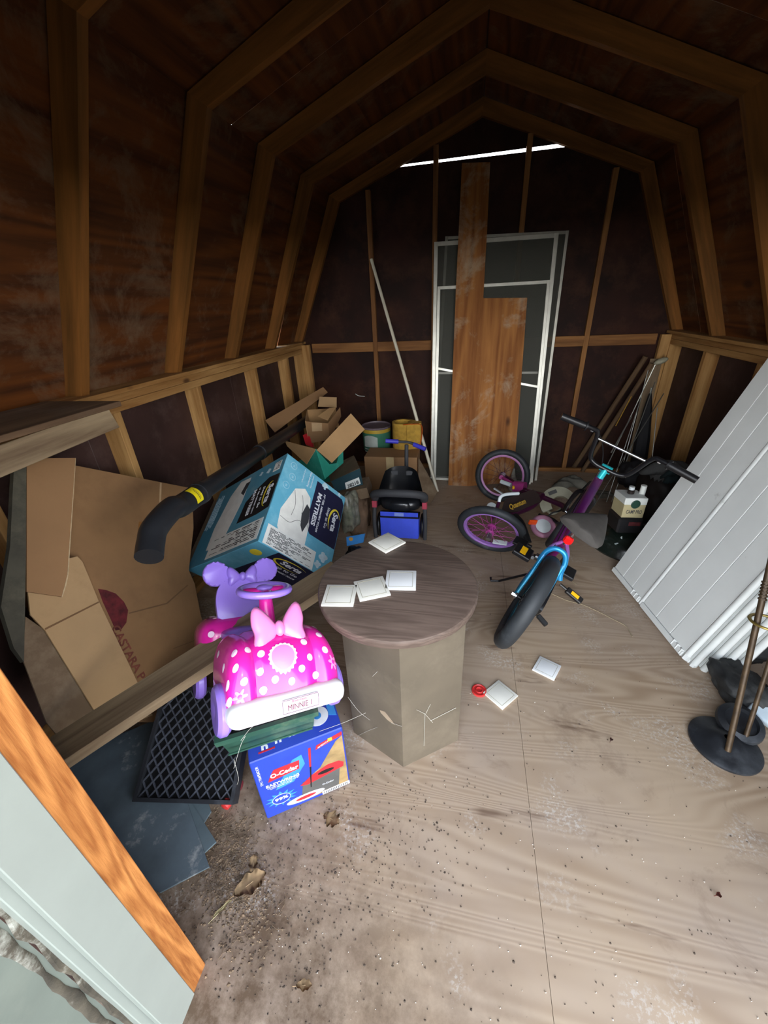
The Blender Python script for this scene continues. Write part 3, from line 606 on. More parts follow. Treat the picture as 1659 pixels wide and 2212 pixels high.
def arc(fr, cx, cy, rx, ry, a0, a1, par=None, w_=0.006):
    bm = B(); n = 22; P = [(cx+rx*math.cos(a0+(a1-a0)*i/n), cy+ry*math.sin(a0+(a1-a0)*i/n), 0.0011) for i in range(n+1)]
    tube(bm, P, [max(0.0006, w_*math.sin(PI*i/n)) for i in range(n+1)], 4, flat=0.15); obj('logo_arc', bm, m_yel, mat_, fr)
arc(fa, 0.383, SG*0.20, 0.038, 0.078, PI*0.15 if SG < 0 else -PI*0.6, PI*1.25 if SG < 0 else PI*0.5)
tA('Feel amazing', 0.165, 0.055, 0.016, m_wpr, 0.10); tA('every morning', 0.185, 0.06, 0.012, m_wpr, 0.08); tA('cool comfort layer', 0.125, 0.06, 0.009, m_wpr, 0.09)
for x, y in ((0.055, 0.045), (0.065, 0.11), (0.045, 0.175)):
    bm = B(); tube(bm, [(x+0.019*math.cos(2*PI*i/20), SG*y+0.019*math.sin(2*PI*i/20), 0.0008) for i in range(20)], 0.0008, 4, closed=True); obj('round_icon', bm, m_cloud, mat_)
    tA('10', x, y, 0.014, m_cloud)
def label(fr, x0, y0, x1, y1, rows, par, nm='shipping_label', m=m_lab):
    L_ = print_(par, fr, [(x0, y0), (x1, y0), (x1, y1), (x0, y1)], m, nm, 0.0008, 0.0006)
    random.seed(int(x0*1000+y0*100)+5); bm = B(); W_ = x1-x0; H_ = y1-y0
    for i in range(rows):
        y = y0+H_*(0.08+0.84*i/rows); n = random.randint(3, 7); x = x0+W_*0.06
        for k in range(n):
            l = W_*0.88*random.uniform(0.05, 0.22)
            if x+l > x1-W_*0.05: break
            box(bm, x, x+l, y, y+H_*0.42/rows*random.choice((0.6, 1, 1.2)), 0.0013, 0.0016); x += l+W_*random.uniform(0.01, 0.06)
    obj('small_print', bm, m_ink, L_)['kind'] = 'stuff'
label(F((0.02, SG*0.415, 0), (1, 0, 0), z=(0, 0, 1)), 0.0, min(0, SG*0.10), 0.295, max(0, SG*0.10), 14, mat_)
# face B (left side): plane x=0, outward -x ; runs away along -z
fb = F((0, 0, 0), (0, 0, -1), z=(-1, 0, 0))     # u away from the top edge, v along +-y
sv = 1 if (fb @ Vector((0, 1, 0))).y*SG > 0 else -1
def pB(pts): return [(x, sv*y) for x, y in pts]
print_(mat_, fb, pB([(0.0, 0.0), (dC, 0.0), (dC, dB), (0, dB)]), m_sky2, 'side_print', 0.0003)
print_(mat_, fb, pB([(0.01, 0.125), (0.10, 0.115), (0.19, 0.16), (0.255, 0.22), (0.265, 0.345), (0.10, 0.345), (0.01, 0.33)]), m_dk, 'dark_side_panel')
print_(mat_, fb, pB([(0.30, 0.03), (0.40, 0.02), (0.46, 0.10), (0.50, 0.30), (0.49, 0.44), (0.40, 0.45), (0.34, 0.40), (0.30, 0.20)]), m_mattw, 'mattress_picture')
print_(mat_, fb, pB([(0.29, 0.06), (0.33, 0.06), (0.35, 0.12), (0.31, 0.15)]), m_ink, 'dark_photo_print', 0.0009)
def tB(s, x, y, size, m, width=None, bold=0): return text(s, mat_, fb @ F((x, sv*y, 0.0012), (0, sv, 0), z=(0, 0, 1)), size, m, 'lettering', width, bold)
tB('Serta', 0.055, 0.235, 0.05, m_wpr, 0.115, 0.0014); tB('Sleep to Go', 0.115, 0.235, 0.024, m_wpr, 0.13); tB('10" GEL MEMORY FOAM', 0.155, 0.24, 0.014, m_wpr, 0.16); tB('MATTRESS', 0.195, 0.24, 0.036, m_wpr, 0.16, 0.001)
arc(fb, 0.055, sv*0.235, 0.036, 0.075, PI*0.15 if sv < 0 else -PI*0.6, PI*1.25 if sv < 0 else PI*0.5)
label(fb @ F((0.02, sv*0.385, 0), (1, 0, 0), z=(0, 0, 1)), 0, min(0, sv*0.115), 0.44, max(0, sv*0.115), 9, mat_)
for k in range(9): tB('cooling gel foam that adapts to you', 0.545+0.0085*k, 0.16+0.01*(k % 3), 0.007, m_cloud, 0.20+0.02*(k % 2))
label(fb @ F((0.03, sv*0.03, 0), (1, 0, 0), z=(0, 0, 1)), 0, min(0, sv*0.06), 0.055, max(0, sv*0.06), 5, mat_, 'icon_sticker')
clouds(fb, [(0.13, 0.06, 0.014), (0.07, 0.42, 0.016), (0.20, 0.05, 0.012)], sv)
# face C (near lower end): plane y=SG*dB, outward SG*y
fc = F((0, SG*dB, 0), (1, 0, 0), z=(0, SG, 0))
sw_ = 1 if (fc @ Vector((0, 1, 0))).z-(fc @ Vector((0, 0, 0))).z < 0 else -1
print_(mat_, fc, [(0.115, 0), (dA, 0), (dA, sw_*dC*0.9), (0.115, sw_*dC*0.9)], m_navy, 'navy_end_panel', 0.0004)
print_(mat_, fc, disc(24, 0.028, 0.06, sw_*0.10, 0.03), m_yel, 'yellow_dot_print', 0.0006)
def tC(s, x, z, size, m, width=None, bold=0): return text(s, mat_, fc @ F((x, sw_*z, 0.0010), (1, 0, 0), z=(0, 0, 1)), size, m, 'lettering', width, bold)
tC('Serta', 0.245, 0.065, 0.055, m_wpr, 0.125, 0.0015); tC('Sleep to Go', 0.245, 0.125, 0.034, m_wpr, 0.17); tC('10" GEL MEMORY FOAM', 0.245, 0.165, 0.02, m_wpr, 0.19)
arc(fc, 0.24, sw_*0.065, 0.095, 0.040, PI*0.2, PI*1.75)
# torn flap at the far left
bm = B(); box(bm, 0.0, 0.06, min(SG*0.05, SG*dB), max(SG*0.05, SG*dB), -dC-0.05, -dC-0.001); obj('torn_flap', bm, m_card3, mat_)
# ------------------------------------------------------------------ cardboard sheets against the left wall
def sheet(name, label_, cat, poly, n0, m, th=0.005, plane=None, group=None, parts=None):
    """a flat sheet in a leaning plane; poly in photograph pixels meets that plane"""
    P0, N = Vector(plane[0]), Vector(plane[1]).normalized()
    if N.dot(CAM-P0) < 0: N = -N
    Q = [at(x, y, (P0, N)) for x, y in poly]
    u = (Q[1]-Q[0]).normalized(); M = F(Q[0], u, z=N); Mi = M.inverted(); q = [Mi @ p for p in Q]
    bm = B(); prism(bm, [(v.x, v.y) for v in q], -th, 0, bev=0); o = obj(name, bm, m, None, M); tag(o, label_, cat, group); return o, M, Mi
LP = lambda off: ((-1.50+off, 0, 0.95), (1.0, 0, 0.36))      # leaning plane: top against the studs
big, bM, bMi = sheet('cardboard_sheet', 'largest flattened brown cardboard sheet with red print leaning on the left wall studs', 'cardboard',
    [(150, 1003), (415, 1055), (418, 1140), (408, 1232), (421, 1262), (434, 1330), (470, 1440), (330, 1560), (160, 1560), (100, 1400)], 0, plain('shaded_brown_cardboard', '#8f6b46', 0.87, var=0.08, vs_=4, dirt='#7c5b3b', bmp=0.05), plane=LP(0.0))
m_redtx = plain('faded_red_lettering', '#7a4030', 0.85, var=0.2, vs_=30)
m_redink = plain('faded_red_ink', '#6b1f24', 0.85, var=0.3, vs_=30)
pl0 = ((-1.499, 0, 0.95), (1.0, 0, 0.36))
def on(par, Mi, M, poly, m, nm, plane, h=0.0005):
    q = [Mi @ at(x, y, plane) for x, y in poly]; bm = B(); prism(bm, [(v.x, v.y) for v in q], 0.0003, 0.0003+h); return obj(nm, bm, m, par)
on(big, bMi, bM, [(212+0, 1272), (228, 1274), (250, 1282), (268, 1300), (277, 1318), (273, 1345), (262, 1360), (250, 1362), (238, 1335), (222, 1300)], m_redink, 'round_red_stamp', pl0)
def along(par, Mi, s, p0, p1, size, m, plane, width=None, bold=0.0, off=0.001):
    a, b2 = Mi @ at(*p0, plane), Mi @ at(*p1, plane); d = b2-a
    return text(s, par, F((a+b2)/2+Vector((0, 0, off)), (d.x, d.y, 0), z=(0, 0, 1)), size, m, width=width or d.length, bold=bold)
along(big, bMi, 'CASTARA PR', (246, 1352), (314, 1480), 0.046, m_redtx, pl0, bold=0.001)
m_tape = plain('brown_packing_tape', '#8a5c2c', 0.35); m_crease = plain('pale_crease_and_tape', '#c2a27a', 0.8); m_creased = plain('cardboard_crease', '#7a5a3a', 0.9)  # pale tan for one crease line and a tape strip, brown for the other creases
on(big, bMi, bM, [(300, 1127), (312, 1127), (312, 1118), (325, 1118), (325, 1152), (298, 1152)], m_tape, 'tape_patch', pl0)
on(big, bMi, bM, [(345.5, 1042), (349.5, 1043), (347, 1100), (343.5, 1100)], m_crease, 'crease', pl0)
on(big, bMi, bM, [(278, 1323.5), (360, 1302), (405, 1263), (406, 1265), (361, 1305), (279, 1326)], m_creased, 'crease', pl0, 0.0008)
on(big, bMi, bM, [(375, 1400), (432, 1378), (432, 1380), (375, 1402)], m_creased, 'crease', pl0, 0.0008)
o, M_, Mi_ = sheet('cardboard_sheet', 'dull brown cardboard flap low at the left, behind the paler flap', 'cardboard', [(55, 1332), (98, 1362), (205, 1533), (215, 1560), (125, 1590), (100, 1560), (50, 1425)], 0, m_card3, plane=LP(0.03))
lf, lM, lMi = sheet('cardboard_sheet', 'pale creased cardboard flap with a pointed top in front of the largest sheet', 'cardboard', [(150, 1206), (167, 1202), (178, 1213), (214, 1300), (301, 1482), (330, 1545), (240, 1580), (203, 1533), (98, 1362), (66, 1328), (60, 1275), (120, 1265)], 0, m_card2, plane=LP(0.045))
pl2 = ((-1.454, 0, 0.95), (1.0, 0, 0.36))
on(lf, lMi, lM, [(97, 1357), (213, 1299), (214, 1302), (98, 1361)], m_creased, 'crease', pl2, 0.0008)
m_edge = plain('torn_cardboard_edge', '#cdb48e', 0.9, var=0.15, vs_=40)
nf, nM, nMi = sheet('cardboard_sheet', 'narrow upright cardboard strip with a torn right edge, topmost at the left wall', 'cardboard', [(58, 990), (163, 989), (161, 1060), (150, 1180), (146, 1240), (141, 1262), (134, 1289), (58, 1278)], 0, m_card, plane=LP(0.075), th=0.006)
pl3 = ((-1.4245, 0, 0.95), (1.0, 0, 0.36))
on(nf, nMi, nM, [(163, 989), (163.8, 991), (151.5, 1180), (147.5, 1242), (143, 1264), (134.5, 1290), (133, 1289), (140.5, 1262), (145.5, 1240), (149.5, 1180)], m_edge, 'torn_edge', pl3, 0.001)
ob, oM, oMi = sheet('weathered_board', 'grey weathered board standing on edge beside the narrow cardboard strip', 'board', [(30, 1012), (57, 1000), (56, 1200), (52, 1430), (30, 1400), (2, 1310), (22, 1180)], 0, m_weather, plane=LP(0.10), th=0.02)
ob.data.materials[0] = plain('grimy_green_grey_board', '#4d4a3e', 0.85, var=0.2, vs_=12, dirt='#6b6654')
# ------------------------------------------------------------------ black pipe
m_abs = plain('black_abs_pipe', '#25272b', 0.38, var=0.1, dirt='#55575a', dlo=0.58, dhi=0.75)
pa = at(322, 1203, 0, -1.02); pb = at(335, 1140, 0, -1.06); pc = at(402, 1085, 0, -1.10); pd = at(545, 985, 0, -1.22); pe = at(668, 905, 0, -1.36)
pp = thing('elbow_pipe', 'black plastic pipe with an elbow and a yellow sticker lying over the cardboard', 'pipe', T(*pc))
bm = B(); tube(bm, [pc.lerp(pe, -0.02), pc.lerp(pe, 0.3), pc.lerp(pe, 0.6), pe], 0.040, 20); obj('straight_pipe', bm, m_abs, pp, world=True, smooth=True)
bm = B(); el_ = smoothpath([pc.lerp(pe, 0.05), pc.lerp(pe, -0.02), pc.lerp(pb, 0.45)+Vector((0, 0, 0.018)), pb, pb.lerp(pa, 0.5)+Vector((-.004, 0, 0)), pa], 6); tube(bm, el_, 0.044, 20); obj('elbow', bm, m_abs, pp, world=True, smooth=True)
dpp = (pe-pc).normalized(); bm = B(); cyl(bm, pc.lerp(pe, 0.045), pc.lerp(pe, 0.06), 0.048, n=24); cyl(bm, pc.lerp(pe, 0.40), pc.lerp(pe, 0.47), 0.046, n=24); obj('coupling', bm, m_abs, pp, world=True, smooth=True)
m_sty = plain('yellow_sticker', '#f2de1e', 0.4, var=0.02)
# sticker: a curved patch on the pipe facing the camera
def wrap(parent, c, axis, r, along_, a0, a1, m, nm, ref):
    axis = axis.normalized(); u = (ref-axis*ref.dot(axis)).normalized(); v = axis.cross(u); bm = B(); n = 8; R0, R1 = [], []
    for i in range(n+1):
        a = a0+(a1-a0)*i/n; e = u*math.cos(a)+v*math.sin(a); R0.append(bm.verts.new(c+e*r-axis*along_/2)); R1.append(bm.verts.new(c+e*r+axis*along_/2))
    for i in range(n): bm.faces.new((R0[i], R0[i+1], R1[i+1], R1[i]))
    return obj(nm, bm, m, parent, world=True)
sc = pc.lerp(pe, 0.015); wrap(pp, sc, dpp, 0.0450, 0.050, -1.0, 0.75, m_sty, 'yellow_sticker', CAM-sc)
wrap(pp, sc, dpp, 0.0455, 0.004, -0.5, 0.5, m_ink, 'sticker_text', CAM-sc); wrap(pp, sc+dpp*0.008, dpp, 0.0455, 0.0025, -0.7, 0.4, m_ink, 'sticker_text', CAM-sc)
# ------------------------------------------------------------------ black slotted crate and dark mats
m_mesh = plain('black_crate_plastic', '#24262b', 0.5, var=0.15, dirt='#4b4e55', dlo=0.55, dhi=0.7)
c0 = at(299, 1722, 2, 0.045); c1 = at(500, 1728, 2, 0.045); c3 = at(372, 1492, 2, 0.22)
MC = F(c0, c1-c0, y=c3-c0); cw = (c1-c0).length; ch = (c3-c0).length
cr = thing('slotted_tray', 'black plastic tray with a diagonal lattice bottom leaning left of the blue carton', 'tray', MC)
bm = B()
for a in ((-0.0, cw, -0.012, 0.0), (0, cw, ch, ch+0.012)): box(bm, a[0], a[1], a[2], a[3], -0.035, 0.012)
for a in ((-0.012, 0.0), (cw, cw+0.012)): box(bm, a[0], a[1], -0.012, ch+0.012, -0.035, 0.012)
obj('tray_rim', bm, m_mesh, cr)
bm = B(); step = 0.029; k = -int(ch/step)-2
def clipseg(x0, y0, dx, dy):
    t0, t1 = -1e9, 1e9
    for p, d, lo, hi in ((x0, dx, 0, cw), (y0, dy, 0, ch)):
        a, b2 = (lo-p)/d, (hi-p)/d; a, b2 = min(a, b2), max(a, b2); t0, t1 = max(t0, a), min(t1, b2)
    return (t0, t1) if t1 > t0 else None
for s_ in (1, -1):
    for i in range(-40, 60):
        r_ = clipseg(i*step*1.25, 0, 1*0.80, s_*1.0)
        if r_:
            p = Vector((i*step*1.25+r_[0]*0.8, s_*r_[0], 0.0)); q = Vector((i*step*1.25+r_[1]*0.8, s_*r_[1], 0.0)); L_ = (q-p).length
            if L_ > 0.01: box(bm, 0, L_, -0.0020, 0.0020, -0.006, 0.001+0.0004*s_, M=F(p, q-p, z=(0, 0, 1)))
lat = obj('lattice', bm, plain('blue_grey_lattice_plastic', '#474b55', 0.55, var=0.15, dirt='#6a6e76', dlo=0.55, dhi=0.7), cr); lat['kind'] = 'stuff'  # lattice colour is a lighter blue-grey than the rim
bm = B(); box(bm, 0, cw, 0, ch, -0.030, -0.024); obj('tray_bottom', bm, m_dk, cr)
m_slate = plain('dusty_slate_blue_rubber', '#66767c', 0.65, var=0.15, vs_=6, dirt='#6a7476', dlo=0.5, dhi=0.72, bmp=0.1)
m_slate2 = plain('dusty_slate_with_white_mould', '#5f6d75', 0.7, var=0.2, vs_=6, dirt='#a9acaa', dlo=0.60, dhi=0.68, bmp=0.1)
def mat_piece(poly, z, label_, m, th=0.006):
    Q = [at(x, y, 2, z) for x, y in poly]; c = sum(Q, Vector())/len(Q); bm = B(); prism(bm, [(q.x-c.x, q.y-c.y) for q in Q], z-th, z); o = obj('rubber_mat', bm, m, None, T(c.x, c.y, 0)); tag(o, label_, 'mat', 'dark rubber mats on the floor'); return o
mat_piece([(150, 1660), (250, 1590), (372, 1540), (420, 1690), (400, 1720), (452, 1872), (345, 1928), (255, 1880)], 0.021, 'largest slate-grey rubber mat with white mould under the slotted tray', m_slate2)
mat_piece([(330, 1740), (410, 1728), (467, 1818), (438, 1845), (390, 1852)], 0.014, 'blue-grey rubber mat piece showing right of the largest mat', m_slate)
mat_piece([(380, 1730), (448, 1728), (456, 1752), (440, 1778)], 0.007, 'small bottom rubber mat piece beside the red plastic bottle', m_slate)
# red plastic things beside the carton
p0 = at(520, 1685, 2, 0.02); p1 = at(484, 1746, 2, 0.02)
bt = thing('red_squeeze_bottle', 'small red plastic bottle lying on the floor between tray and blue carton', 'bottle', F(p0, p1-p0, z=(0, 0, 1)))
Lb = (p1-p0).length; m_redt = plain('dusty_red_plastic', '#8e3a40', 0.45, var=0.2)
bm = B(); lathe(bm, [(0.0, 0), (0.014, 0.003), (0.019, 0.015), (0.018, Lb*0.45), (0.010, Lb*0.55), (0.007, Lb*0.72)], 18, F((0, 0, 0), (0, 1, 0), z=(1, 0, 0))); obj('bottle_body', bm, m_redt, bt, smooth=True)
bm = B(); lathe(bm, [(0.007, Lb*0.70), (0.015, Lb*0.74), (0.017, Lb*0.86), (0.014, Lb*0.97), (0.006, Lb)], 18, F((0, 0, 0), (0, 1, 0), z=(1, 0, 0))); obj('bottle_cap', bm, m_redp, bt, smooth=True)
# ------------------------------------------------------------------ open cartons behind the mattress box
m_tealc = plain('teal_green_carton_print', '#2f9c86', 0.5, var=0.1, dirt='#5fb7a4'); m_cin = plain('carton_inside', '#a78358', 0.85, var=0.06)
def quadsheet(name, pts, m, parent, th=0.004):
    """flap through 3D points (planar)"""
    P = [Vector(p) for p in pts]; n_ = (P[1]-P[0]).cross(P[-1]-P[0]).normalized()
    if n_.dot(CAM-P[0]) < 0: n_ = -n_
    M = F(P[0], P[1]-P[0], z=n_); Mi = M.inverted(); q = [Mi @ p for p in P]; bm = B(); prism(bm, [(v.x, v.y) for v in q], -th, 0); return obj(name, bm, m, parent, M, world=True)
# teal carton: corner nearest at px (682,972)
tk = thing('teal_carton', 'open teal-green carton with brown inside flaps behind the mattress box', 'box', T(*at(690, 1035, 1, 2.45)))
A = at(682, 970, 1, 2.42); Bq = at(702, 1035, 1, 2.42); Cq = at(612, 953, 1, 2.62); Dq = at(648, 1010, 1, 2.60); E1 = at(770, 950, 1, 2.68); E2 = at(745, 985, 1, 2.62)
quadsheet('side_panel', [A, Bq, at(660, 1060, 1, 2.60), at(640, 1000, 1, 2.60)], m_tealc, tk); quadsheet('end_panel', [A, Bq, at(763, 1000, 1, 2.60), at(768, 950, 1, 2.65), at(735, 1000, 1, 2.56), at(712, 1003, 1, 2.50)], m_tealc, tk)
quadsheet('open_flap', [A+Vector((0, 0, 0.004)), at(604, 955, 1, 2.60), at(618, 948, 1, 2.70), at(676, 965, 1, 2.50)] if False else [A, at(662, 1003, 1, 2.40), at(606, 960, 1, 2.52), at(615, 952, 1, 2.60)], m_cin, tk)
quadsheet('open_flap', [at(684, 972, 1, 2.44), at(717, 1000, 1, 2.44), at(790, 925, 1, 2.62), at(758, 893, 1, 2.66)], m_cin, tk)
bm = B(); bx0 = at(640, 1010, 1, 2.62); box(bm, 0, 0.26, 0.03, 0.24, -0.16, -0.005, M=F(bx0, at(735, 1005, 1, 2.62)-bx0, z=(0.1, -0.2, 1))); obj('carton_body', bm, m_tealc, tk, world=True)
# small open carton on top
so = thing('open_carton', 'small plain open cardboard box with raised flaps on top of the pile', 'box', T(*at(700, 930, 1, 2.9)))
a0_, a1_, a2_ = at(668, 958, 1, 2.85), at(712, 950, 1, 2.80), at(742, 900, 1, 3.00)
top_ = Vector((0, 0, 0.14)); l0 = at(660, 910, 1, 2.85); l1 = at(709, 915, 1, 2.80); l2 = at(735, 880, 1, 3.0); l3 = at(664, 885, 1, 3.05)
quadsheet('front_panel', [l0, l1, a1_, a0_], m_card, so); quadsheet('side_panel', [l1, l2, a2_, a1_], m_card, so); quadsheet('left_panel', [l0, l3, at(672, 940, 1, 3.05), a0_], m_cin, so)
quadsheet('back_panel', [l3, at(725, 882, 1, 3.05), at(730, 925, 1, 3.02), at(672, 930, 1, 3.05)], m_cin, so)
quadsheet('open_flap', [at(687, 878, 1, 3.04), at(727, 880, 1, 3.04), at(727, 858, 1, 3.10), at(690, 857, 1, 3.10)], m_card2, so)
quadsheet('open_flap', [at(708, 908, 1, 2.79), at(726, 880, 1, 2.95), at(712, 877, 1, 2.90), at(686, 899, 1, 2.78)], m_cin, so)
quadsheet('tape_strip', [at(673, 913, 1, 2.83), at(695, 914, 1, 2.81), at(696, 931, 1, 2.81), at(674, 932, 1, 2.83)], m_crease, so, 0.001)
quadsheet('red_printed_edge', [at(654, 940, 1, 2.86), at(667, 934, 1, 2.85), at(676, 966, 1, 2.84), at(660, 960, 1, 2.85)], m_redpr, so, 0.02)
o = quadsheet('cardboard_strip', [at(573, 908, 1, 2.75), at(698, 836, 1, 3.35), at(707, 850, 1, 3.33), at(594, 934, 1, 2.70)], m_card, None, 0.005); tag(o, 'long cardboard strip leaning above the black pipe in the back left corner', 'cardboard')
# dark shoe box with number sticker, bags
sb_ = thing('shoe_box', 'flat dark blue-green box with a white number sticker below the teal carton', 'box', Matrix())
q = [at(715, 1040, 1, 2.42), at(777, 1012, 1, 2.42), at(790, 1048, 1, 2.40), at(725, 1062, 1, 2.38)]
quadsheet('box_end', q, plain('dark_petrol_print', '#23414a', 0.5), sb_, 0.003); quadsheet('lid_top', [at(714, 1040, 1, 2.44), at(776, 1011, 1, 2.43), at(758, 975, 1, 2.72), at(705, 1012, 1, 2.74)], m_card3, sb_, 0.02)
nn = (q[1]-q[0]).cross(q[3]-q[0]).normalized(); nn = nn if nn.dot(CAM-q[0]) > 0 else -nn
qp = (q[0]+nn*0.004, nn); quadsheet('number_sticker', [at(x, y, qp) for x, y in ((745, 1043), (775, 1031), (779, 1045), (748, 1057))], m_lab, sb_, 0.002)
qt = (q[0]+nn*0.005, nn); text('38218', sb_, F(at(762.5, 1046.5, qt), at(775, 1041, qt)-at(750, 1052, qt), z=nn), 0.032, m_ink, width=(at(775, 1041, qt)-at(750, 1052, qt)).length*0.95, bold=0.001)
bm = B(); box(bm, -0.20, 0.0, 0.0, 0.16, -0.10, -0.02, M=F(q[2], q[2]-q[3], z=(0, -0.1, 1))); obj('box_body', bm, m_card3, sb_, world=True)
def crumple(name, label_, cat, c, r, m, seed, sub=3, amp=0.35, parent=None, group=None, flatz=1.0):
    from mathutils import noise as mn
    bm = B(); bmesh.ops.create_icosphere(bm, subdivisions=max(sub, 4), radius=1.0); so_ = Vector((seed*3.7, seed*1.3, seed*2.1))
    for v in bm.verts:
        n_ = v.co.normalized(); s = 1+0.30*mn.noise(n_*1.3+so_)-0.28*amp/0.35*abs(mn.noise(n_*2.6+so_))-0.07*abs(mn.noise(n_*6+so_))
        s *= (abs(n_.x)**3.2+abs(n_.y)**3.2+abs(n_.z)**3.2)**(-1/3.2)*0.92
        v.co = Vector((n_.x*r[0], n_.y*r[1], n_.z*r[2]))*s
        if c[2]+v.co.z < 0.002: v.co.z = 0.002-c[2]
    bm2 = bm; o = obj(name, bm2, m, parent, T(*c) if parent is None else None, smooth='all')
    if parent is None: tag(o, label_, cat, group)
    return o
m_bagc = plain('clear_crumpled_plastic', '#8c8a7a', 0.3, var=0.3, vs_=30, dirt='#5a6a52'); m_brown = plain('brown_paper_bag', '#6c5440', 0.8, var=0.2, vs_=10)
crumple('plastic_bag', 'crumpled clear and green plastic bag right of the mattress carton', 'bag', at(752, 1110, 1, 2.25)+Vector((0.0, 0.05, 0)), (0.06, 0.08, 0.16), m_bagc, 3)
crumple('paper_sack', 'brown crumpled paper sack beside the big plain carton', 'bag', at(775, 1110, 1, 2.45), (0.09, 0.12, 0.20), m_brown, 5)
o = quadsheet('snack_packet', [at(748, 1160, 1, 2.05), at(788, 1153, 1, 2.05), at(784, 1172, 1, 2.03), at(749, 1180, 1, 2.03)], m_lblue, None, 0.012); tag(o, 'small bright blue packet lying behind the drum table edge', 'packet')
bm = B(); q0 = wm(o); ell(bm, (0.028, -0.018, 0.0), 0.014, 0.012, 0.002); obj('orange_picture', bm, plain('orange_print', '#e0a040', 0.5), o)
crumple('black_bag', 'small black plastic bag under the blue packet', 'bag', at(770, 1195, 1, 2.0), (0.07, 0.05, 0.05), m_dk, 8)
# big plain carton behind the push trike
Mb = F(at(800, 1180, 2, 0.0)+Vector((-0.05, 0.45, 0)), (1, 0.03, 0), z=(0, 0, 1)); c_l = at(790, 985, 1, 3.10); c_r = at(904, 985, 1, 3.10)
bc = thing('plain_carton', 'big plain brown carton with a strip of tape standing behind the push trike', 'box', F((c_l.x-0.01, 3.08, 0), (1, 0.02, 0), z=(0, 0, 1)))
hC = c_l.z; bm = B(); box(bm, 0, c_r.x-c_l.x, 0, 0.24, 0.0005, hC, bev=0.003, seg=1); obj('carton', bm, m_card, bc)
xt = at(837, 985, 1, 3.10).x-c_l.x; bm = B(); box(bm, xt, xt+0.065, -0.0015, 0.0, 0.12, hC); obj('tape_strip', bm, plain('pale_packing_tape', '#d6bc8c', 0.35), bc)
Ls = (at(935, 1120, 1, 3.0)-at(904, 985, 1, 3.1)).length
o = quadsheet('side_board', [at(904, 988, 1, 3.09), at(945, 1062, 1, 3.10), at(925, 1110, 1, 2.95), at(908, 1140, 1, 2.85), at(903, 1140, 1, 2.90)], m_card3, bc, 0.004)
# sack of soil and yellow roll on the carton
gs = thing('green_pail', 'round green and white paper pail with a yellow band left of the yellow foam roll', 'pail', T(at(812, 975, 1, 3.45).x, 3.52, 0.30))
zt = at(812, 922, 1, 3.45).z-0.30; gb = at(812, 976, 1, 3.40).z-0.30; R1 = abs(at(843, 940, 1, 3.45).x-at(782, 940, 1, 3.45).x)/2
m_grp = plain('green_pail_print', '#3f7f63', 0.5, var=0.1); m_wgp = plain('pale_grey_print', '#b9c1b8', 0.6, var=0.1)
bm = B(); lathe(bm, [(R1*0.92, 0), (R1*0.96, gb), (R1, zt-0.05)], 32); obj('pail_wall', bm, m_grp, gs, smooth=True)
bm = B(); lathe(bm, [(R1*1.002, zt-0.05), (R1*1.01, zt-0.018)], 32, caps=False); obj('yellow_band', bm, plain('dull_yellow_print', '#c9a83c', 0.5), gs, smooth=True)
bm = B(); lathe(bm, [(R1*1.0, zt-0.018), (R1*1.02, zt-0.01), (R1*1.02, zt), (R1*0.97, zt), (R1*0.95, zt-0.012)], 32); obj('lid', bm, plain('purple_grey_lid', '#77686f', 0.5), gs, smooth=True)
bm = B(); n = 14
for rr0, z0, z1 in ((1.012, zt-0.175, zt-0.085), (1.012, zt-0.20, zt-0.19), (1.012, zt-0.225, zt-0.215)):
    a = [(-2.35+0.08*i) for i in range(n)]; lo = [bm.verts.new((R1*rr0*math.cos(t), R1*rr0*math.sin(t), z0)) for t in a]; hi = [bm.verts.new((R1*rr0*math.cos(t), R1*rr0*math.sin(t), z1+(0.02*math.sin(i/(n-1)*PI) if z1-z0 > 0.05 else 0))) for i, t in enumerate(a)]
    for i in range(n-1): bm.faces.new((lo[i], lo[i+1], hi[i+1], hi[i]))
obj('white_print', bm, m_wgp, gs)
m_foam = plain('yellow_foam', '#c39a3c', 0.9, var=0.15, vs_=25, dirt='#9c7a30', bmp=0.3); m_org = plain('orange_plastic', '#d9641e', 0.5)
fo = thing('foam_roll', 'rolled yellow foam with an orange plastic edge standing on the plain carton', 'foam roll', T(at(870, 945, 1, 3.35).x, 3.36, hC+0.002))
zf = at(870, 912, 1, 3.35).z-hC; Rf = abs(at(893, 940, 1, 3.35).x-at(845, 940, 1, 3.35).x)/2
sp = []
for i in range(60):
    t = i/59*3.4*PI; r = Rf*(1-0.22*i/59); sp.append((r*math.cos(t-0.6), r*math.sin(t-0.6)))
bm = B(); o1 = [bm.verts.new((x, y, 0)) for x, y in sp]; o2 = [bm.verts.new((x, y, zf)) for x, y in sp]; i1 = [bm.verts.new((x*.88, y*.88, 0)) for x, y in sp]; i2 = [bm.verts.new((x*.88, y*.88, zf)) for x, y in sp]
for i in range(59):
    for a, b2, c, d in ((o1, o1, o2, o2), (i1, i1, i2, i2), (o2, o2, i2, i2), (o1, o1, i1, i1)): bm.faces.new((a[i], b2[i+1], c[i+1], d[i]))
obj('roll', bm, m_foam, fo, smooth=True)
bm = B(); fx = Rf+0.062; P = [(Rf*0.5, -Rf*0.9), (fx, -0.03), (fx, 0.03), (Rf*0.6, 0.09)]
prism(bm, P, 0, zf*0.985); obj('loose_end', bm, m_foam, fo)
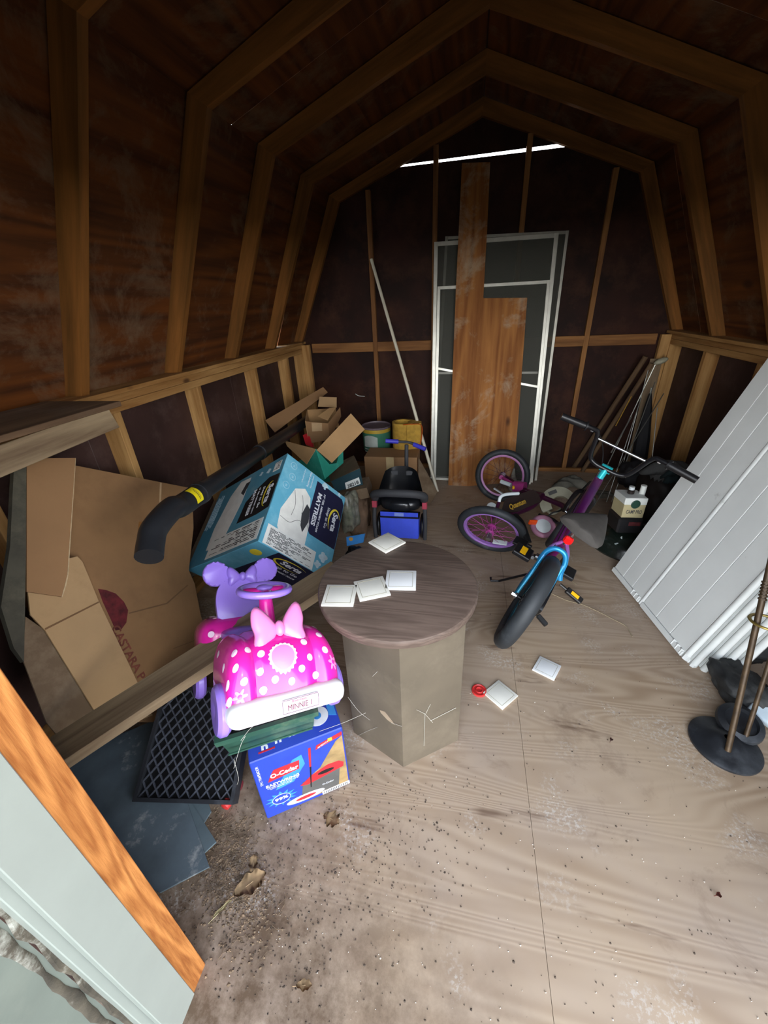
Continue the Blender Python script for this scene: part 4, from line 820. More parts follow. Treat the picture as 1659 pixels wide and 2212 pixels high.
bm = B(); tube(bm, smoothpath([(Rf*0.2, -Rf*0.98, zf), (Rf*0.9, -Rf*0.7, zf*0.99), (fx+0.004, -0.03, zf*0.9), (fx+0.006, -0.03, zf*0.4), (fx*0.9, -0.045, 0.01)], 6), 0.010, 8, flat=0.4); obj('orange_edge', bm, m_org, fo, smooth=True)
# white pole
pw = at(945, 1062, 2, 0.012); pq = at(802, 560, 1, 3.78)
bm = B(); cyl(bm, pw, pq, 0.014, 0.0125, 16); o = obj('white_pole', bm, plain('cream_painted_pole', '#d9d3bd', 0.4, var=0.05), None, T(*pw)) if False else obj('white_pole', bm, plain('cream_painted_pole', '#d9d3bd', 0.4, var=0.05), smooth=True); tag(o, 'long thin cream pole leaning against the back wall left of the screen doors', 'pole')
# ------------------------------------------------------------------ screen doors and plywood against the back wall
m_alu = plain('weathered_aluminium', '#a9a79c', 0.4, 0.55, var=0.1, vs_=12); m_alu2 = plain('pale_aluminium', '#c9c8bd', 0.35, 0.4, var=0.08, vs_=12)
def screen_mat():
    m, n, b = _bs('insect_screen'); b.inputs['Base Color'].default_value = rgb('#4a4b42'); b.inputs['Roughness'].default_value = 0.7
    b.inputs['Alpha'].default_value = 0.6; return m
m_scr = screen_mat()
def lean(yb, yt, h): return ((0, yb, 0), (0, -h, (yt-yb)))
def screen(label_, tl, tr, br_, bl, plane, m, wpro=0.026, bars=(), th=0.014):
    P = [at(*q, plane) for q in (tl, tr, br_, bl)]; n_ = (P[1]-P[0]).cross(P[3]-P[0]).normalized(); n_ = n_ if n_.y < 0 else -n_
    t = thing('screen_door', label_, 'screen', F(P[3], P[2]-P[3], z=n_), 'aluminium screen doors leaning at the back wall')
    for nm, a, b2 in (('stile', P[0], P[3]), ('stile', P[1], P[2]), ('rail', P[0], P[1]), ('rail', P[3], P[2])):
        cc = (P[0]+P[1]+P[2]+P[3])/4; md = (a+b2)/2; s_ = (cc-md); ax_ = (b2-a).normalized(); s_ = (s_-ax_*s_.dot(ax_)).normalized()
        board(nm, a+s_*wpro/2, b2+s_*wpro/2, wpro, th if nm == 'stile' else th*0.8, n_, m, t)
    for (x0, y0), (x1, y1) in bars: board('cross_bar', at(x0, y0, plane), at(x1, y1, plane), 0.020, th*0.9, n_, m, t)
    q = [wm(t).inverted() @ p for p in P]; bm = B(); bm.faces.new([bm.verts.new((v.x, v.y, 0.001)) for v in q]); obj('screen_mesh', bm, m_scr, t); return t
plA, plB, plC = lean(3.55, 3.815, 1.93), lean(3.60, 3.835, 1.95), lean(3.51, 3.745, 1.62)
screen('rearmost aluminium screen door, its top right corner sticking out beyond the others', (962, 511), (1229, 498), (1158, 1050), (934, 1033), plB, m_alu, 0.022)
screen('tallest front aluminium screen door behind the plywood, with a cross bar at mid height', (938, 523), (1207, 503), (1150, 1046), (930, 1033), plA, m_alu2, 0.030, bars=(((938, 806), (1165, 805)),))
screen('shorter pale aluminium screen door in front, behind the L-shaped plywood', (945, 619), (1189, 605), (1146, 1046), (936, 1036), plC, m_alu2, 0.024, bars=(((941, 795), (1164, 836)),))
m_ply = wood('stained_red_plywood', '#b57a40', '#7d4a20', 0.7, axis=0, ring_=9, stain='#b8a48a', slo=0.49)
plP = lean(3.41, 3.80, 2.40); poly = [(998, 352), (1059, 350), (1052, 500), (1044, 644), (1139, 643), (1124, 850), (1108, 1042), (968, 1054), (985, 620)]
P = [at(x, y, plP) for x, y in poly]; N_ = Vector(plP[1]).normalized(); N_ = N_ if N_.y < 0 else -N_
M = F(P[7], P[0]-P[7], z=N_); bm = B(); prism(bm, [((M.inverted() @ p).x, (M.inverted() @ p).y) for p in P], -0.012, 0.0); o = obj('plywood_sheet', bm, m_ply, None, M); tag(o, 'reddish L-shaped plywood sheet leaning in front of the screen doors', 'plywood')
# ------------------------------------------------------------------ bicycles
m_tyre = plain('black_tyre_rubber', '#2e3236', 0.6, var=0.15, dirt='#62676a', dlo=0.55, dhi=0.72); m_chr = plain('chrome', '#c8cdd2', 0.2, 0.95, var=0.03); m_blk = plain('black_paint', '#17171a', 0.3, var=0.05)
m_refl = plain('white_reflector', '#dfe8ea', 0.25, var=0.05)
def wheel(parent, M, R, tr, m_rim, m_spk, rimw=0.012, ns=28, refl=True, tread=True):
    """wheel in the local xz plane of M (axle along y)"""
    t = obj('tyre', B(), m_tyre, parent, M); bm = B(); n, k = 96, 14; rows = []
    for i in range(n):
        a = 2*PI*i/n; row = []
        for j in range(k):
            b2 = 2*PI*j/k; rr = tr
            if tread and math.cos(b2) > 0.25 and (i+j) % 2: rr = tr*0.955
            row.append(bm.verts.new(((R-tr+rr*math.cos(b2))*math.cos(a), rr*1.05*math.sin(b2), (R-tr+rr*math.cos(b2))*math.sin(a))))
        rows.append(row)
    for i in range(n): bridge(bm, rows[i], rows[(i+1) % n])
    bm.normal_update(); bm.to_mesh(t.data); bm.free(); t.data.materials.clear(); t.data.materials.append(m_tyre)
    for p in t.data.polygons: p.use_smooth = True
    rr = R-2*tr+0.004; MR = Matrix.Rotation(PI/2, 4, 'X'); bm = B(); prof = [(rr, -rimw*0.9), (rr, rimw*0.9), (rr-0.010, rimw), (rr-0.018, rimw*0.6), (rr-0.018, -rimw*0.6), (rr-0.010, -rimw), (rr, -rimw*0.9)]
    lathe(bm, prof, 64, MR, caps=False); obj('rim', bm, m_rim, t, smooth=True)
    bm = B()
    for i in range(ns):
        a = 2*PI*i/ns; s_ = 1 if i % 2 else -1; b2 = a+s_*0.9*(1 if (i//2) % 2 else -1)
        cyl(bm, (0.022*math.cos(b2), s_*0.024, 0.022*math.sin(b2)), ((rr-0.017)*math.cos(a), s_*0.002, (rr-0.017)*math.sin(a)), 0.0012, n=5, cap=False)
    obj('spokes', bm, m_spk, t)
    bm = B(); lathe(bm, [(0.009, -0.045), (0.009, -0.028), (0.027, -0.026), (0.027, -0.021), (0.016, -0.018), (0.016, 0.018), (0.027, 0.021), (0.027, 0.026), (0.009, 0.028), (0.009, 0.045)], 20, MR); obj('hub', bm, m_spk, t, smooth=True)
    if refl: bm = B(); box(bm, -0.045, 0.045, -0.016, 0.016, -0.006, 0.006, bev=0.003, seg=1); obj('spoke_reflector', bm, m_refl, t, T(0.03, 0, -(rr-0.045)) @ Matrix.Rotation(0.12, 4, 'Y'))
    return t
# iridescent frame paint fading from teal to magenta along the bike
def oil_mat():
    m, n, b = _bs('teal_magenta_fade_paint'); v = coords(n); s = n.nodes.new('ShaderNodeSeparateXYZ'); n.links.new(v, s.inputs[0])
    r = n.nodes.new('ShaderNodeValToRGB'); r.color_ramp.elements[0].position = 0.0; r.color_ramp.elements[0].color = rgb('#1d6d86'); r.color_ramp.elements[1].position = 1.0; r.color_ramp.elements[1].color = rgb('#1b8f96')
    for p_, c_ in ((0.12, '#2a9ad0'), (0.22, '#b23a9a'), (0.45, '#6a1f6a'), (0.62, '#55305f'), (0.8, '#8a3f6a')): e = r.color_ramp.elements.new(p_); e.color = rgb(c_)
    n.links.new(s.outputs[0], r.inputs[0]); n.links.new(r.outputs[0], b.inputs['Base Color']); b.inputs['Metallic'].default_value = 0.35; b.inputs['Roughness'].default_value = 0.3; return m
m_oil = oil_mat(); m_blu = plain('anodised_blue', '#2a8fc8', 0.3, 0.4, var=0.05); m_cyan = plain('cyan_metal', '#2fc0c8', 0.3, 0.3)
m_redr = plain('red_reflector', '#e01818', 0.2, var=0.03); m_orr = plain('orange_reflector', '#ff5a1c', 0.25, var=0.02); m_yer = plain('amber_reflector', '#ffc21a', 0.25, var=0.02)
fw = Vector((0.385, 0.918, 0.065)).normalized(); lf_ = Vector((-0.88, 0.318, 0.352)); B2 = F((0.239, 1.617, -0.004), fw, y=lf_)
bk = thing('kids_bicycle', 'larger teal and magenta bicycle leaning over, its rear tyre nearest the camera', 'bicycle', B2)
RH_ = (0, 0, 0.25); FH = (0.90, 0, 0.245)
wheel(bk, T(*RH_), 0.253, 0.036, plain('dark_teal_rim', '#17424e', 0.35, 0.2), m_blk, 0.017, refl=False)
HT, HB = Vector((0.700, 0, 0.640)), Vector((0.735, 0, 0.545)); BBk = Vector((0.34, 0, 0.25)); ST = Vector((0.215, 0, 0.53)); SB_ = Vector((0.245, 0, 0.44))
bm = B(); tube(bm, [HT, HB], 0.021, 14); tube(bm, smoothpath([HT+Vector((0.01, 0, -0.02)), (0.55, 0, 0.56), (0.38, 0, 0.50), (0.23, 0, 0.485)], 6), [0.024]*7+[0.022]*6+[0.016]*6, 12); tube(bm, smoothpath([HB+Vector((-0.01, 0, 0.01)), (0.6, 0, 0.43), (0.46, 0, 0.33), BBk], 6), 0.024, 12); tube(bm, [BBk, (0.205, 0, 0.545)], 0.016, 12)
obj('main_frame', bm, m_oil, bk, smooth=True)
for s_ in (1, -1):
    bm = B(); tube(bm, smoothpath([(0.0, s_*0.058, 0.25), (0.08, s_*0.052, 0.36), (0.165, s_*0.045, 0.46), (0.215, s_*0.012, 0.50)], 5), 0.0095, 10); obj('seat_stay', bm, m_oil, bk, smooth=True)
    bm = B(); tube(bm, smoothpath([(0.0, s_*0.058, 0.25), (0.15, s_*0.05, 0.25), BBk+Vector((0, s_*0.02, 0))], 5), 0.010, 10); obj('chain_stay', bm, m_oil, bk, smooth=True)
    bm = B(); cyl(bm, (0, s_*0.055, 0.25), (0, s_*0.075, 0.25), 0.012, n=6); cyl(bm, (0, s_*0.05, 0.25), (0, s_*0.06, 0.25), 0.018, n=16); obj('axle_nut', bm, m_chr, bk)
bm = B(); tube(bm, smoothpath([(0.13, 0.052, 0.40), (0.150, 0.046, 0.455), (0.158, 0.02, 0.487), (0.158, -0.02, 0.487), (0.150, -0.046, 0.455), (0.13, -0.058, 0.40), (0.12, -0.072, 0.37)], 6), 0.0125, 10, flat=0.8); obj('brake_arch', bm, m_blu, bk, smooth=True)
# forks, front wheel turned a little
Fk = T(0.735, 0, 0) @ Matrix.Rotation(-0.10, 4, 'Z') @ T(-0.735, 0, 0)
fkr = obj('fork', tube(B(), [(0.738, 0, 0.54), (0.757, 0, 0.49)], 0.024, 12), m_blk, bk, Fk, smooth=True)
for s_ in (1, -1): bm = B(); tube(bm, smoothpath([(0.755, s_*0.02, 0.50), (0.77, s_*0.05, 0.47), (0.83, s_*0.055, 0.35), FH[:1]+(s_*0.055,)+FH[2:]], 5), 0.013, 10); obj('fork_blade', bm, m_blk, fkr, smooth=True)
wheel(bk, Fk @ T(*FH), 0.253, 0.029, m_blk, m_chr, 0.015, refl=False)
# handlebar with crossbar
bm = B(); hp = [(0.60, 0.285, 0.885), (0.640, 0.17, 0.880), (0.660, 0.135, 0.86), (0.700, 0.105, 0.735), (0.705, 0.07, 0.70), (0.708, 0.0, 0.693)]
full = smoothpath(hp+[(x, -y, z) for x, y, z in hp[::-1][1:]], 5); tube(bm, full, 0.0115, 12); hb = obj('handlebar', bm, m_blk, bk, smooth=True)
bm = B(); cyl(bm, (0.672, 0.128, 0.835), (0.672, -0.128, 0.835), 0.007, n=10); obj('cross_bar', bm, m_chr, hb, smooth=True)
for s_ in (1, -1):
    bm = B(); cyl(bm, (0.625, s_*0.205, 0.882), (0.592, s_*0.325, 0.886), 0.0175, n=14); cyl(bm, (0.627, s_*0.198, 0.882), (0.624, s_*0.206, 0.882), 0.024, n=14); obj('grip', bm, m_dk, hb, smooth=True)
    bm = B(); tube(bm, smoothpath([(0.645, s_*0.17, 0.872), (0.67, s_*0.19, 0.862), (0.665, s_*0.27, 0.858)], 5), 0.006, 8, flat=0.6); obj('brake_lever', bm, m_blk, hb, smooth=True)
    bm = B(); box(bm, -0.012, 0.012, -0.008, 0.008, -0.006, 0.006, bev=0.002, seg=1, M=T(0.652, s_*0.165, 0.868)); obj('lever_clamp', bm, m_chr, hb)
bm = B(); cyl(bm, (0.722, -0.028, 0.690), (0.722, 0.028, 0.690), 0.020, n=16); cyl(bm, HT, (0.712, 0, 0.69), 0.017, n=14); obj('stem', bm, m_cyan, bk, smooth=True)
bm = B(); tube(bm, smoothpath([(0.66, 0.17, 0.862), (0.78, 0.10, 0.80), (0.80, 0.02, 0.66), (0.72, 0.02, 0.55), (0.5, 0.03, 0.53), (0.25, 0.03, 0.50), (0.16, 0.03, 0.48)], 8), 0.0028, 6); obj('brake_cable', bm, m_dk, bk, smooth=True)
# saddle: grey padded, wide at the rear
def saddle(parent, M, m, L_=0.235, W_=0.165):
    bm = B(); n = 20; prof = []
    for i in range(n+1):
        u = i/n; w2 = W_/2*(1 if u < 0.25 else 1-(u-0.25)/0.75*0.80); w2 *= math.sqrt(max(0.0, 1-(max(0, 0.10-u)/0.10)**2)) if u < 0.10 else 1; w2 *= math.sqrt(max(0.02, 1-(max(0, u-0.93)/0.07)**2)) if u > 0.93 else 1
        prof.append((u, max(w2, 0.006)))
    k = 12; rows = []
    for u, w2 in prof:
        row = []
        for j in range(k+1):
            t = PI*j/k; y = w2*math.cos(t); z = 0.030*abs(math.sin(t))**0.6+0.012*math.sin((u-0.1)*3.0)-0.012*(abs(y)/max(w2, 1e-3))**3; row.append(bm.verts.new((-0.10+u*L_, y, z)))
        rows.append(row)
    bot = [[bm.verts.new((r[0].co.x, r[0].co.y*0.9*(1-2*j/4), -0.018)) for j in range(5)] for r in rows]
    for a, b2 in zip(rows, rows[1:]):
        for j in range(k): bm.faces.new((a[j], a[j+1], b2[j+1], b2[j]))
    for (a, b2), (c, d) in zip(zip(rows, rows[1:]), zip(bot, bot[1:])):
        bm.faces.new((a[0], b2[0], d[0], c[0])); bm.faces.new((a[-1], b2[-1], d[-1], c[-1]))
        for j in range(4): bm.faces.new((c[j], c[j+1], d[j+1], d[j]))
    for r, q in ((rows[0], bot[0]), (rows[-1], bot[-1])): bm.faces.new(r+q[::-1])
    return obj('saddle', bm, m, parent, M, smooth=True)
m_sad = plain('grey_saddle_cover', '#4a4642', 0.8, var=0.12, vs_=20)
sd = saddle(bk, T(0.205, -0.035, 0.640, -0.35) @ Matrix.Rotation(0.10, 4, 'Y'), m_sad, 0.25, 0.20)
bm = B(); cyl(bm, (0.213, 0, 0.50), (0.19, 0, 0.635), 0.0125, n=14); obj('seat_post', bm, m_chr, bk, smooth=True)
for s_ in (1, -1): bm = B(); tube(bm, smoothpath([(-0.07, s_*0.022, -0.018), (-0.04, s_*0.022, -0.036), (0.05, s_*0.02, -0.036), (0.12, s_*0.012, -0.018)], 5), 0.0035, 8); obj('saddle_rail', bm, m_chr, sd, smooth=True)
bm = B(); cyl(bm, (0.170, 0, 0.555), (0.160, 0, 0.556), 0.021, n=8); box(bm, 0.155, 0.175, -0.02, 0.02, 0.54, 0.575, bev=0.006, seg=1); obj('rear_reflector', bm, m_redr, bk)
# crank, chain guard, pedals, kickstand
bm = B(); prism(bm, [(v.x, v.y) for v in smoothpath([(-0.02, -0.045, 0), (-0.02, 0.045, 0), (0.30, 0.075, 0), (0.385, 0.04, 0), (0.40, 0, 0), (0.385, -0.04, 0), (0.30, -0.075, 0), (-0.02, -0.045, 0)], 4)[:-1]], 0.0, 0.012, M=F((0.02, -0.062, 0.25), (1, 0, 0), y=(0, 0, 1)) @ T(0, 0, 0)); obj('chain_guard', bm, m_blk, bk, smooth=True)
bm = B(); cyl(bm, (0.34, -0.07, 0.25), (0.34, 0.06, 0.25), 0.02, n=16); obj('bottom_bracket', bm, m_chr, bk, smooth=True)
for s_, a in ((1, 2.6), (-1, 2.6+PI)):
    e = Vector((0.34+0.13*math.cos(a), s_*0.075, 0.25+0.13*math.sin(a))); bm = B(); tube(bm, [(0.34, s_*0.06, 0.25), (0.34+0.02*math.cos(a), s_*0.075, 0.25+0.02*math.sin(a)), e], 0.009, 10); ck = obj('crank_arm', bm, m_blk, bk, smooth=True)
    bm = B(); box(bm, -0.045, 0.045, 0.0, 0.09, -0.012, 0.012, bev=0.004, seg=1, M=F(e+Vector((0, s_*0.008, 0)), (1, 0, 0), z=(0, 0, s_))); obj('pedal', bm, m_dk, ck)
    bm = B(); box(bm, -0.030, 0.030, 0.03, 0.06, 0.0121, 0.0135, M=F(e+Vector((0, s_*0.008, 0)), (1, 0, 0), z=(0, 0, 1 if s_ > 0 else 1))); obj('pedal_reflector', bm, m_yer, ck)
k0 = (B2 @ Vector((0.05, 0.05, 0.25))); k1 = at(1068, 1255, 2, 0.012)
bm = B(); tube(bm, [at(1140, 1240, 2, 0.16), at(1078, 1255, 2, 0.014), k1+Vector((-0.02, 0.0, 0)), at(1060, 1248, 2, 0.012)], 0.007, 8); obj('kickstand', bm, m_dk, bk, world=True, smooth=True)
pr = at(1240, 1285, 2, 0.03); pr0 = at(1210, 1262, 2, 0.10); pr1 = at(1256, 1300, 2, 0.03)
bm = B(); tube(bm, [pr0, pr0.lerp(pr1, 0.35)], 0.008, 8); obj('training_bracket', bm, m_dk, bk, world=True)
bm = B(); box(bm, 0, (pr1-pr0).length*0.7, -0.018, 0.018, -0.012, 0.012, bev=0.004, seg=1, M=F(pr0.lerp(pr1, 0.3), pr1-pr0, z=(0, -0.5, 1))); pdl = obj('pedal', bm, m_dk, bk, world=True)
bm = B(); box(bm, 0.026, 0.072, -0.010, 0.010, 0.0122, 0.0135, M=F(pr0.lerp(pr1, 0.3), pr1-pr0, z=(0, -0.5, 1))); obj('pedal_reflector', bm, m_yer, bk, world=True)
bm = B(); c9 = at(1171, 1340, 2, 0.10); box(bm, -0.012, 0.012, -0.03, 0.03, -0.012, 0.012, bev=0.004, seg=1, M=F(c9, (0.5, 0.3, 0.3), z=(0.3, -0.3, 1))); obj('brake_unit', bm, m_dk, bk, world=True)
# second, smaller bicycle lying down
m_lilr = plain('lilac_rim', '#a578c8', 0.35, 0.1, var=0.06); m_lil2 = plain('pinkish_rim', '#b47aa8', 0.35, 0.1, var=0.06); m_mag = plain('magenta_spokes', '#c04aa0', 0.3, 0.2); m_plum = plain('plum_paint', '#4a1a3a', 0.3, 0.1, var=0.1); m_pk2 = plain('dusty_pink_paint', '#b03c84', 0.35, var=0.1)
c1_ = Vector((0.179, 2.233, 0.229)); n1 = Vector((0.244, 0.878, 0.412)); c2_ = Vector((0.301, 3.102, 0.238)); n2 = Vector((0.186, 0.965, -0.185))
b1 = thing('kids_bicycle', 'smaller plum and pink bicycle lying down with lilac rims, left of the larger one', 'bicycle', T(0.35, 2.6, 0))
def WB(c, n_): return wm(b1).inverted() @ F(c, Vector((n_.y, -n_.x, 0)), y=n_)
wheel(b1, WB(c1_, n1) @ Matrix.Rotation(-0.2, 4, 'Y'), 0.215, 0.024, m_lilr, m_mag, 0.016, 28)
wheel(b1, WB(c2_, n2) @ Matrix.Rotation(0.35, 4, 'Y'), 0.215, 0.024, m_lil2, m_plum, 0.010, 20)
def wt(nm, pts, r, m, par=b1, n=10, sm=True, **k): bm = B(); tube(bm, pts, r, n, **k); return obj(nm, bm, m, par, world=True, smooth=sm)
hd1 = at(1128, 1055, 1, 2.88); hd2 = at(1165, 1068, 1, 2.75)
wt('fork', [c2_+n2*-0.05, c2_.lerp(hd1, 0.5)+n2*-0.045, hd1], [0.013, 0.014, 0.020], m_pk2); wt('fork_blade', [c2_+n2*0.05, c2_.lerp(hd1, 0.5)+n2*0.045, hd1], 0.012, m_plum)
bm = B(); lathe(bm, [(0.018, -0.012), (0.018, 0.012)], 20, F(c2_+n2*-0.06, (1, 0, 0), z=n2)); obj('axle_ring', bm, m_pk2, b1, world=True)
wt('crown_pad', [at(1110, 1050, 1, 2.88), at(1134, 1054, 1, 2.84)], [0.040, 0.044], m_pk2, n=16)
wt('head_tube', [at(1125, 1058, 1, 2.84), at(1172, 1072, 1, 2.68)], 0.024, m_plum); wt('white_sleeve', [at(1082, 1040, 1, 2.95), at(1104, 1048, 1, 2.9)], 0.016, m_refl)
wt('white_sleeve', [at(1134, 1070, 1, 2.72), at(1152, 1069, 1, 2.70)], 0.018, m_refl)
bm = B(); box(bm, -0.008, 0.008, -0.010, 0.010, -0.012, 0.012, bev=0.003, seg=1, M=T(*at(1109, 1053, 1, 2.80))); obj('amber_reflector', bm, m_yer, b1, world=True)
wt('down_tube', smoothpath([at(1170, 1072, 1, 2.68), at(1150, 1092, 1, 2.55), at(1120, 1105, 1, 2.42), at(1090, 1112, 1, 2.33)], 6), 0.022, m_plum); wt('top_tube', [at(1172, 1074, 1, 2.68), at(1215, 1092, 1, 2.55), at(1228, 1105, 1, 2.45)], 0.018, m_plum)
# chain guard with gold lettering
g0, g1, g2, g3 = at(1082, 1108, 1, 2.30), at(1150, 1078, 1, 2.52), at(1146, 1062, 1, 2.56), at(1092, 1078, 1, 2.40)
gn = (g1-g0).cross(g3-g0).normalized(); gn = gn if gn.dot(CAM-g0) > 0 else -gn; cg = quadsheet('chain_guard', [g0, at(1120, 1104, 1, 2.36), at(1165, 1086, 1, 2.50), g1+Vector((0.03, 0.02, 0.02)), g2, g3], plain('dark_brown_guard', '#352a28', 0.4, var=0.08), b1, 0.012)
m_gold = plain('gold_lettering', '#c9a040', 0.4, 0.2); ga, gb2 = at(1098, 1098, 1, 2.31), at(1132, 1084, 1, 2.42)
text('Quantum', b1, wm(b1).inverted() @ F((ga+gb2)/2+gn*0.010, gb2-ga, z=gn), 0.045, m_gold, width=(gb2-ga).length*1.02, bold=0.0015, shear=0.3)
wt('white_bracket', smoothpath([at(1078, 1084, 1, 2.30), at(1080, 1076, 1, 2.31), at(1086, 1070, 1, 2.33), at(1100, 1067, 1, 2.36), at(1120, 1066, 1, 2.40)], 5), 0.0105, m_refl)
wt('seat_stay', [at(1078, 1083, 1, 2.31), at(1070, 1108, 1, 2.24), at(1062, 1122, 1, 2.19)], 0.011, m_plum); wt('axle_bolt', [c1_-n1*0.075, c1_-n1*0.03], 0.016, m_chr)
wt('chain_case', smoothpath([at(1112, 1112, 1, 2.30), at(1126, 1128, 1, 2.24), at(1134, 1148, 1, 2.18), at(1142, 1172, 1, 2.12)], 5), 0.020, m_dk, flat=0.5)
wt('crank_arm', [at(1120, 1168, 1, 2.12), at(1148, 1182, 1, 2.10)], 0.011, m_dk); bm = B(); box(bm, -0.04, 0.04, -0.03, 0.03, -0.010, 0.010, bev=0.004, seg=1, M=F(at(1125, 1172, 1, 2.10), (1, -0.5, -0.2), z=(0, -0.4, 1))); obj('pedal', bm, m_dk, b1, world=True)
bm = B(); lathe(bm, [(0.0, -0.006), (0.030, -0.006), (0.034, 0), (0.030, 0.006), (0.0, 0.006)], 20, F(at(1062, 1095, 1, 2.42), (1, 0, 0), z=(0.1, -0.6, 0.8)), caps=False); obj('round_white_reflector', bm, m_refl, b1, world=True)
tw_ = at(1173, 1137, 1, 2.36); TWM = F(tw_, (1, 0.3, 0.1), z=(-0.62, -0.62, 0.45)); m_pkl = plain('dusty_pink_rubber', '#b07a94', 0.6, var=0.08)
bm = B(); tube(bm, [(0.062*math.cos(2*PI*i/32), 0.062*math.sin(2*PI*i/32), 0) for i in range(32)], 0.017, 10, closed=True); tw2 = obj('training_wheel', bm, m_pkl, b1, TWM, world=True, smooth=True); bm = B(); lathe(bm, [(0.0, -0.012), (0.052, -0.012), (0.052, 0.006), (0.02, 0.014), (0.0, 0.014)], 28, caps=False); obj('white_disc', bm, m_refl, tw2, smooth=True)
bm = B(); box(bm, -0.026, 0.026, -0.008, 0.008, -0.018, 0.018, bev=0.004, seg=1, M=F(at(1151, 1128, 1, 2.34), (1, 0.25, -0.1), z=(0, -0.3, 1))); obj('orange_reflector', bm, m_orr, b1, world=True)
wt('handlebar', smoothpath([at(1165, 1112, 1, 2.5), at(1190, 1120, 1, 2.42), at(1205, 1130, 1, 2.36)], 4), 0.011, m_blk)
# ------------------------------------------------------------------ push trike (rear view)
m_tk = plain('black_trike_plastic', '#1c1e22', 0.3, var=0.1, coat=0.2); m_tkg = plain('dark_grey_foam', '#3c3d40', 0.7, var=0.06); m_bsk = plain('bright_blue_fabric', '#4058e6', 0.7, var=0.06, vs_=14); m_hbl = plain('blue_grip_rubber', '#3b3ab8', 0.5, var=0.05)
tkr = thing('push_trike', 'toddler push trike with black seat and bright blue rear basket behind the drum table', 'tricycle', T(-0.425, 2.42, 0, 0.02))
def lr(z): return z
bm = B(); box(bm, -0.135, 0.135, -0.055, 0.03, 0.04, 0.205, bev=0.012, seg=2); obj('basket', bm, m_bsk, tkr, smooth=True)
bm = B(); box(bm, -0.138, 0.138, -0.060, 0.035, 0.205, 0.213); obj('basket_trim', bm, m_dk, tkr)
bm = B(); box(bm, -0.130, 0.130, -0.050, -0.045, 0.213, 0.245, bev=0.001, seg=1); flp = obj('basket_flap', bm, m_bsk, tkr)
bm = B(); box(bm, -0.032, 0.032, -0.0525, -0.0505, 0.217, 0.243); lb_ = obj('care_label', bm, plain('pale_blue_label', '#8fa6f0', 0.6), flp)
bm = B(); n = 24; rows = []
for i in range(11):    # seat shell, open towards the camera: back with raised sides
    v = i/10; z = 0.25+0.255*v; hw = 0.172-0.062*v**1.5; row = []
    for j in range(n+1):
        t = -1+2*j/n; row.append(bm.verts.new((hw*math.copysign(abs(t)**0.9, t), 0.10+0.05*v-0.10*abs(t)**3*(1-0.5*v), z-0.02*t*t*v)))
    rows.append(row)
for a, b2 in zip(rows, rows[1:]):
    for j in range(n): bm.faces.new((a[j], a[j+1], b2[j+1], b2[j]))
bmesh.ops.solidify(bm, geom=bm.faces[:], thickness=0.02); obj('seat_back', bm, m_tk, tkr, smooth=True)
bm = B(); ell(bm, (0, 0.12, 0.27), 0.15, 0.14, 0.05, e=0.6); obj('seat', bm, m_tk, tkr, smooth=True)
bm = B(); ell(bm, (0, 0.02, 0.268), 0.085, 0.05, 0.045, e=0.7); obj('lumbar_pad', bm, m_tk, tkr, smooth=True)
for s_ in (-1, 1):
    bm = B(); box(bm, s_*0.055-0.028, s_*0.055+0.028, 0.132, 0.150, 0.44, 0.475, bev=0.005, seg=1); obj('strap_slot', bm, m_tkg, tkr)
    bm = B(); tube(bm, smoothpath([(s_*0.175, -0.03, 0.03), (s_*0.178, -0.035, 0.16), (s_*0.172, -0.02, 0.28), (s_*0.168, -0.01, 0.34)], 5), 0.014, 10); obj('side_tube', bm, m_tkg, tkr, smooth=True)
    bm = B(); box(bm, s_*0.172-0.017, s_*0.172+0.017, -0.040, -0.002, 0.268, 0.318, bev=0.004, seg=1); obj('red_clip', bm, plain('dull_red_clip', '#b8485a', 0.4), tkr)
    bm = B(); tube(bm, [(0.075*math.cos(2*PI*i/28), 0.0, 0.075*math.sin(2*PI*i/28)) for i in range(28)], 0.016, 10, closed=True); ww = obj('wheel', bm, m_dk, tkr, T(s_*0.155, 0.06, 0.091) @ Matrix.Rotation(PI/2, 4, 'Z'), smooth=True)
    bm = B(); lathe(bm, [(0.0, -0.012), (0.062, -0.012), (0.062, 0.012), (0.0, 0.012)], 24, Matrix.Rotation(PI/2, 4, 'X'), caps=False); obj('wheel_disc', bm, m_tkg, ww)
bm = B(); tube(bm, smoothpath([(-0.168, -0.01, 0.33), (-0.165, -0.05, 0.375), (-0.10, -0.09, 0.405), (0, -0.10, 0.412), (0.10, -0.09, 0.405), (0.165, -0.05, 0.375), (0.168, -0.01, 0.33)], 6), 0.027, 12); obj('foam_ring', bm, m_tkg, tkr, smooth=True)
bm = B(); tube(bm, [(0, 0.15, 0.30), (0.0, 0.38, 0.35), (0.0, 0.42, 0.57)], 0.015, 10); obj('steering_post', bm, m_tkg, tkr, smooth=True)
bm = B(); tube(bm, smoothpath([(-0.145, 0.41, 0.600), (-0.06, 0.42, 0.592), (0.03, 0.42, 0.585), (0.13, 0.38, 0.555)], 5), 0.010, 10); hbk = obj('handlebar', bm, m_tkg, tkr, smooth=True)
for p, q in (((-0.155, 0.41, 0.601), (-0.06, 0.42, 0.592)), ((0.055, 0.405, 0.578), (0.145, 0.375, 0.552))): bm = B(); cyl(bm, p, q, 0.0165, n=14); obj('grip', bm, m_hbl, hbk, smooth=True)
bm = B(); tube(bm, [(0.10*math.cos(2*PI*i/28), 0.0, 0.10*math.sin(2*PI*i/28)) for i in range(28)], 0.016, 10, closed=True); obj('front_wheel', bm, m_dk, tkr, T(0, 0.40, 0.118) @ Matrix.Rotation(PI/2, 4, 'Z'), smooth=True)
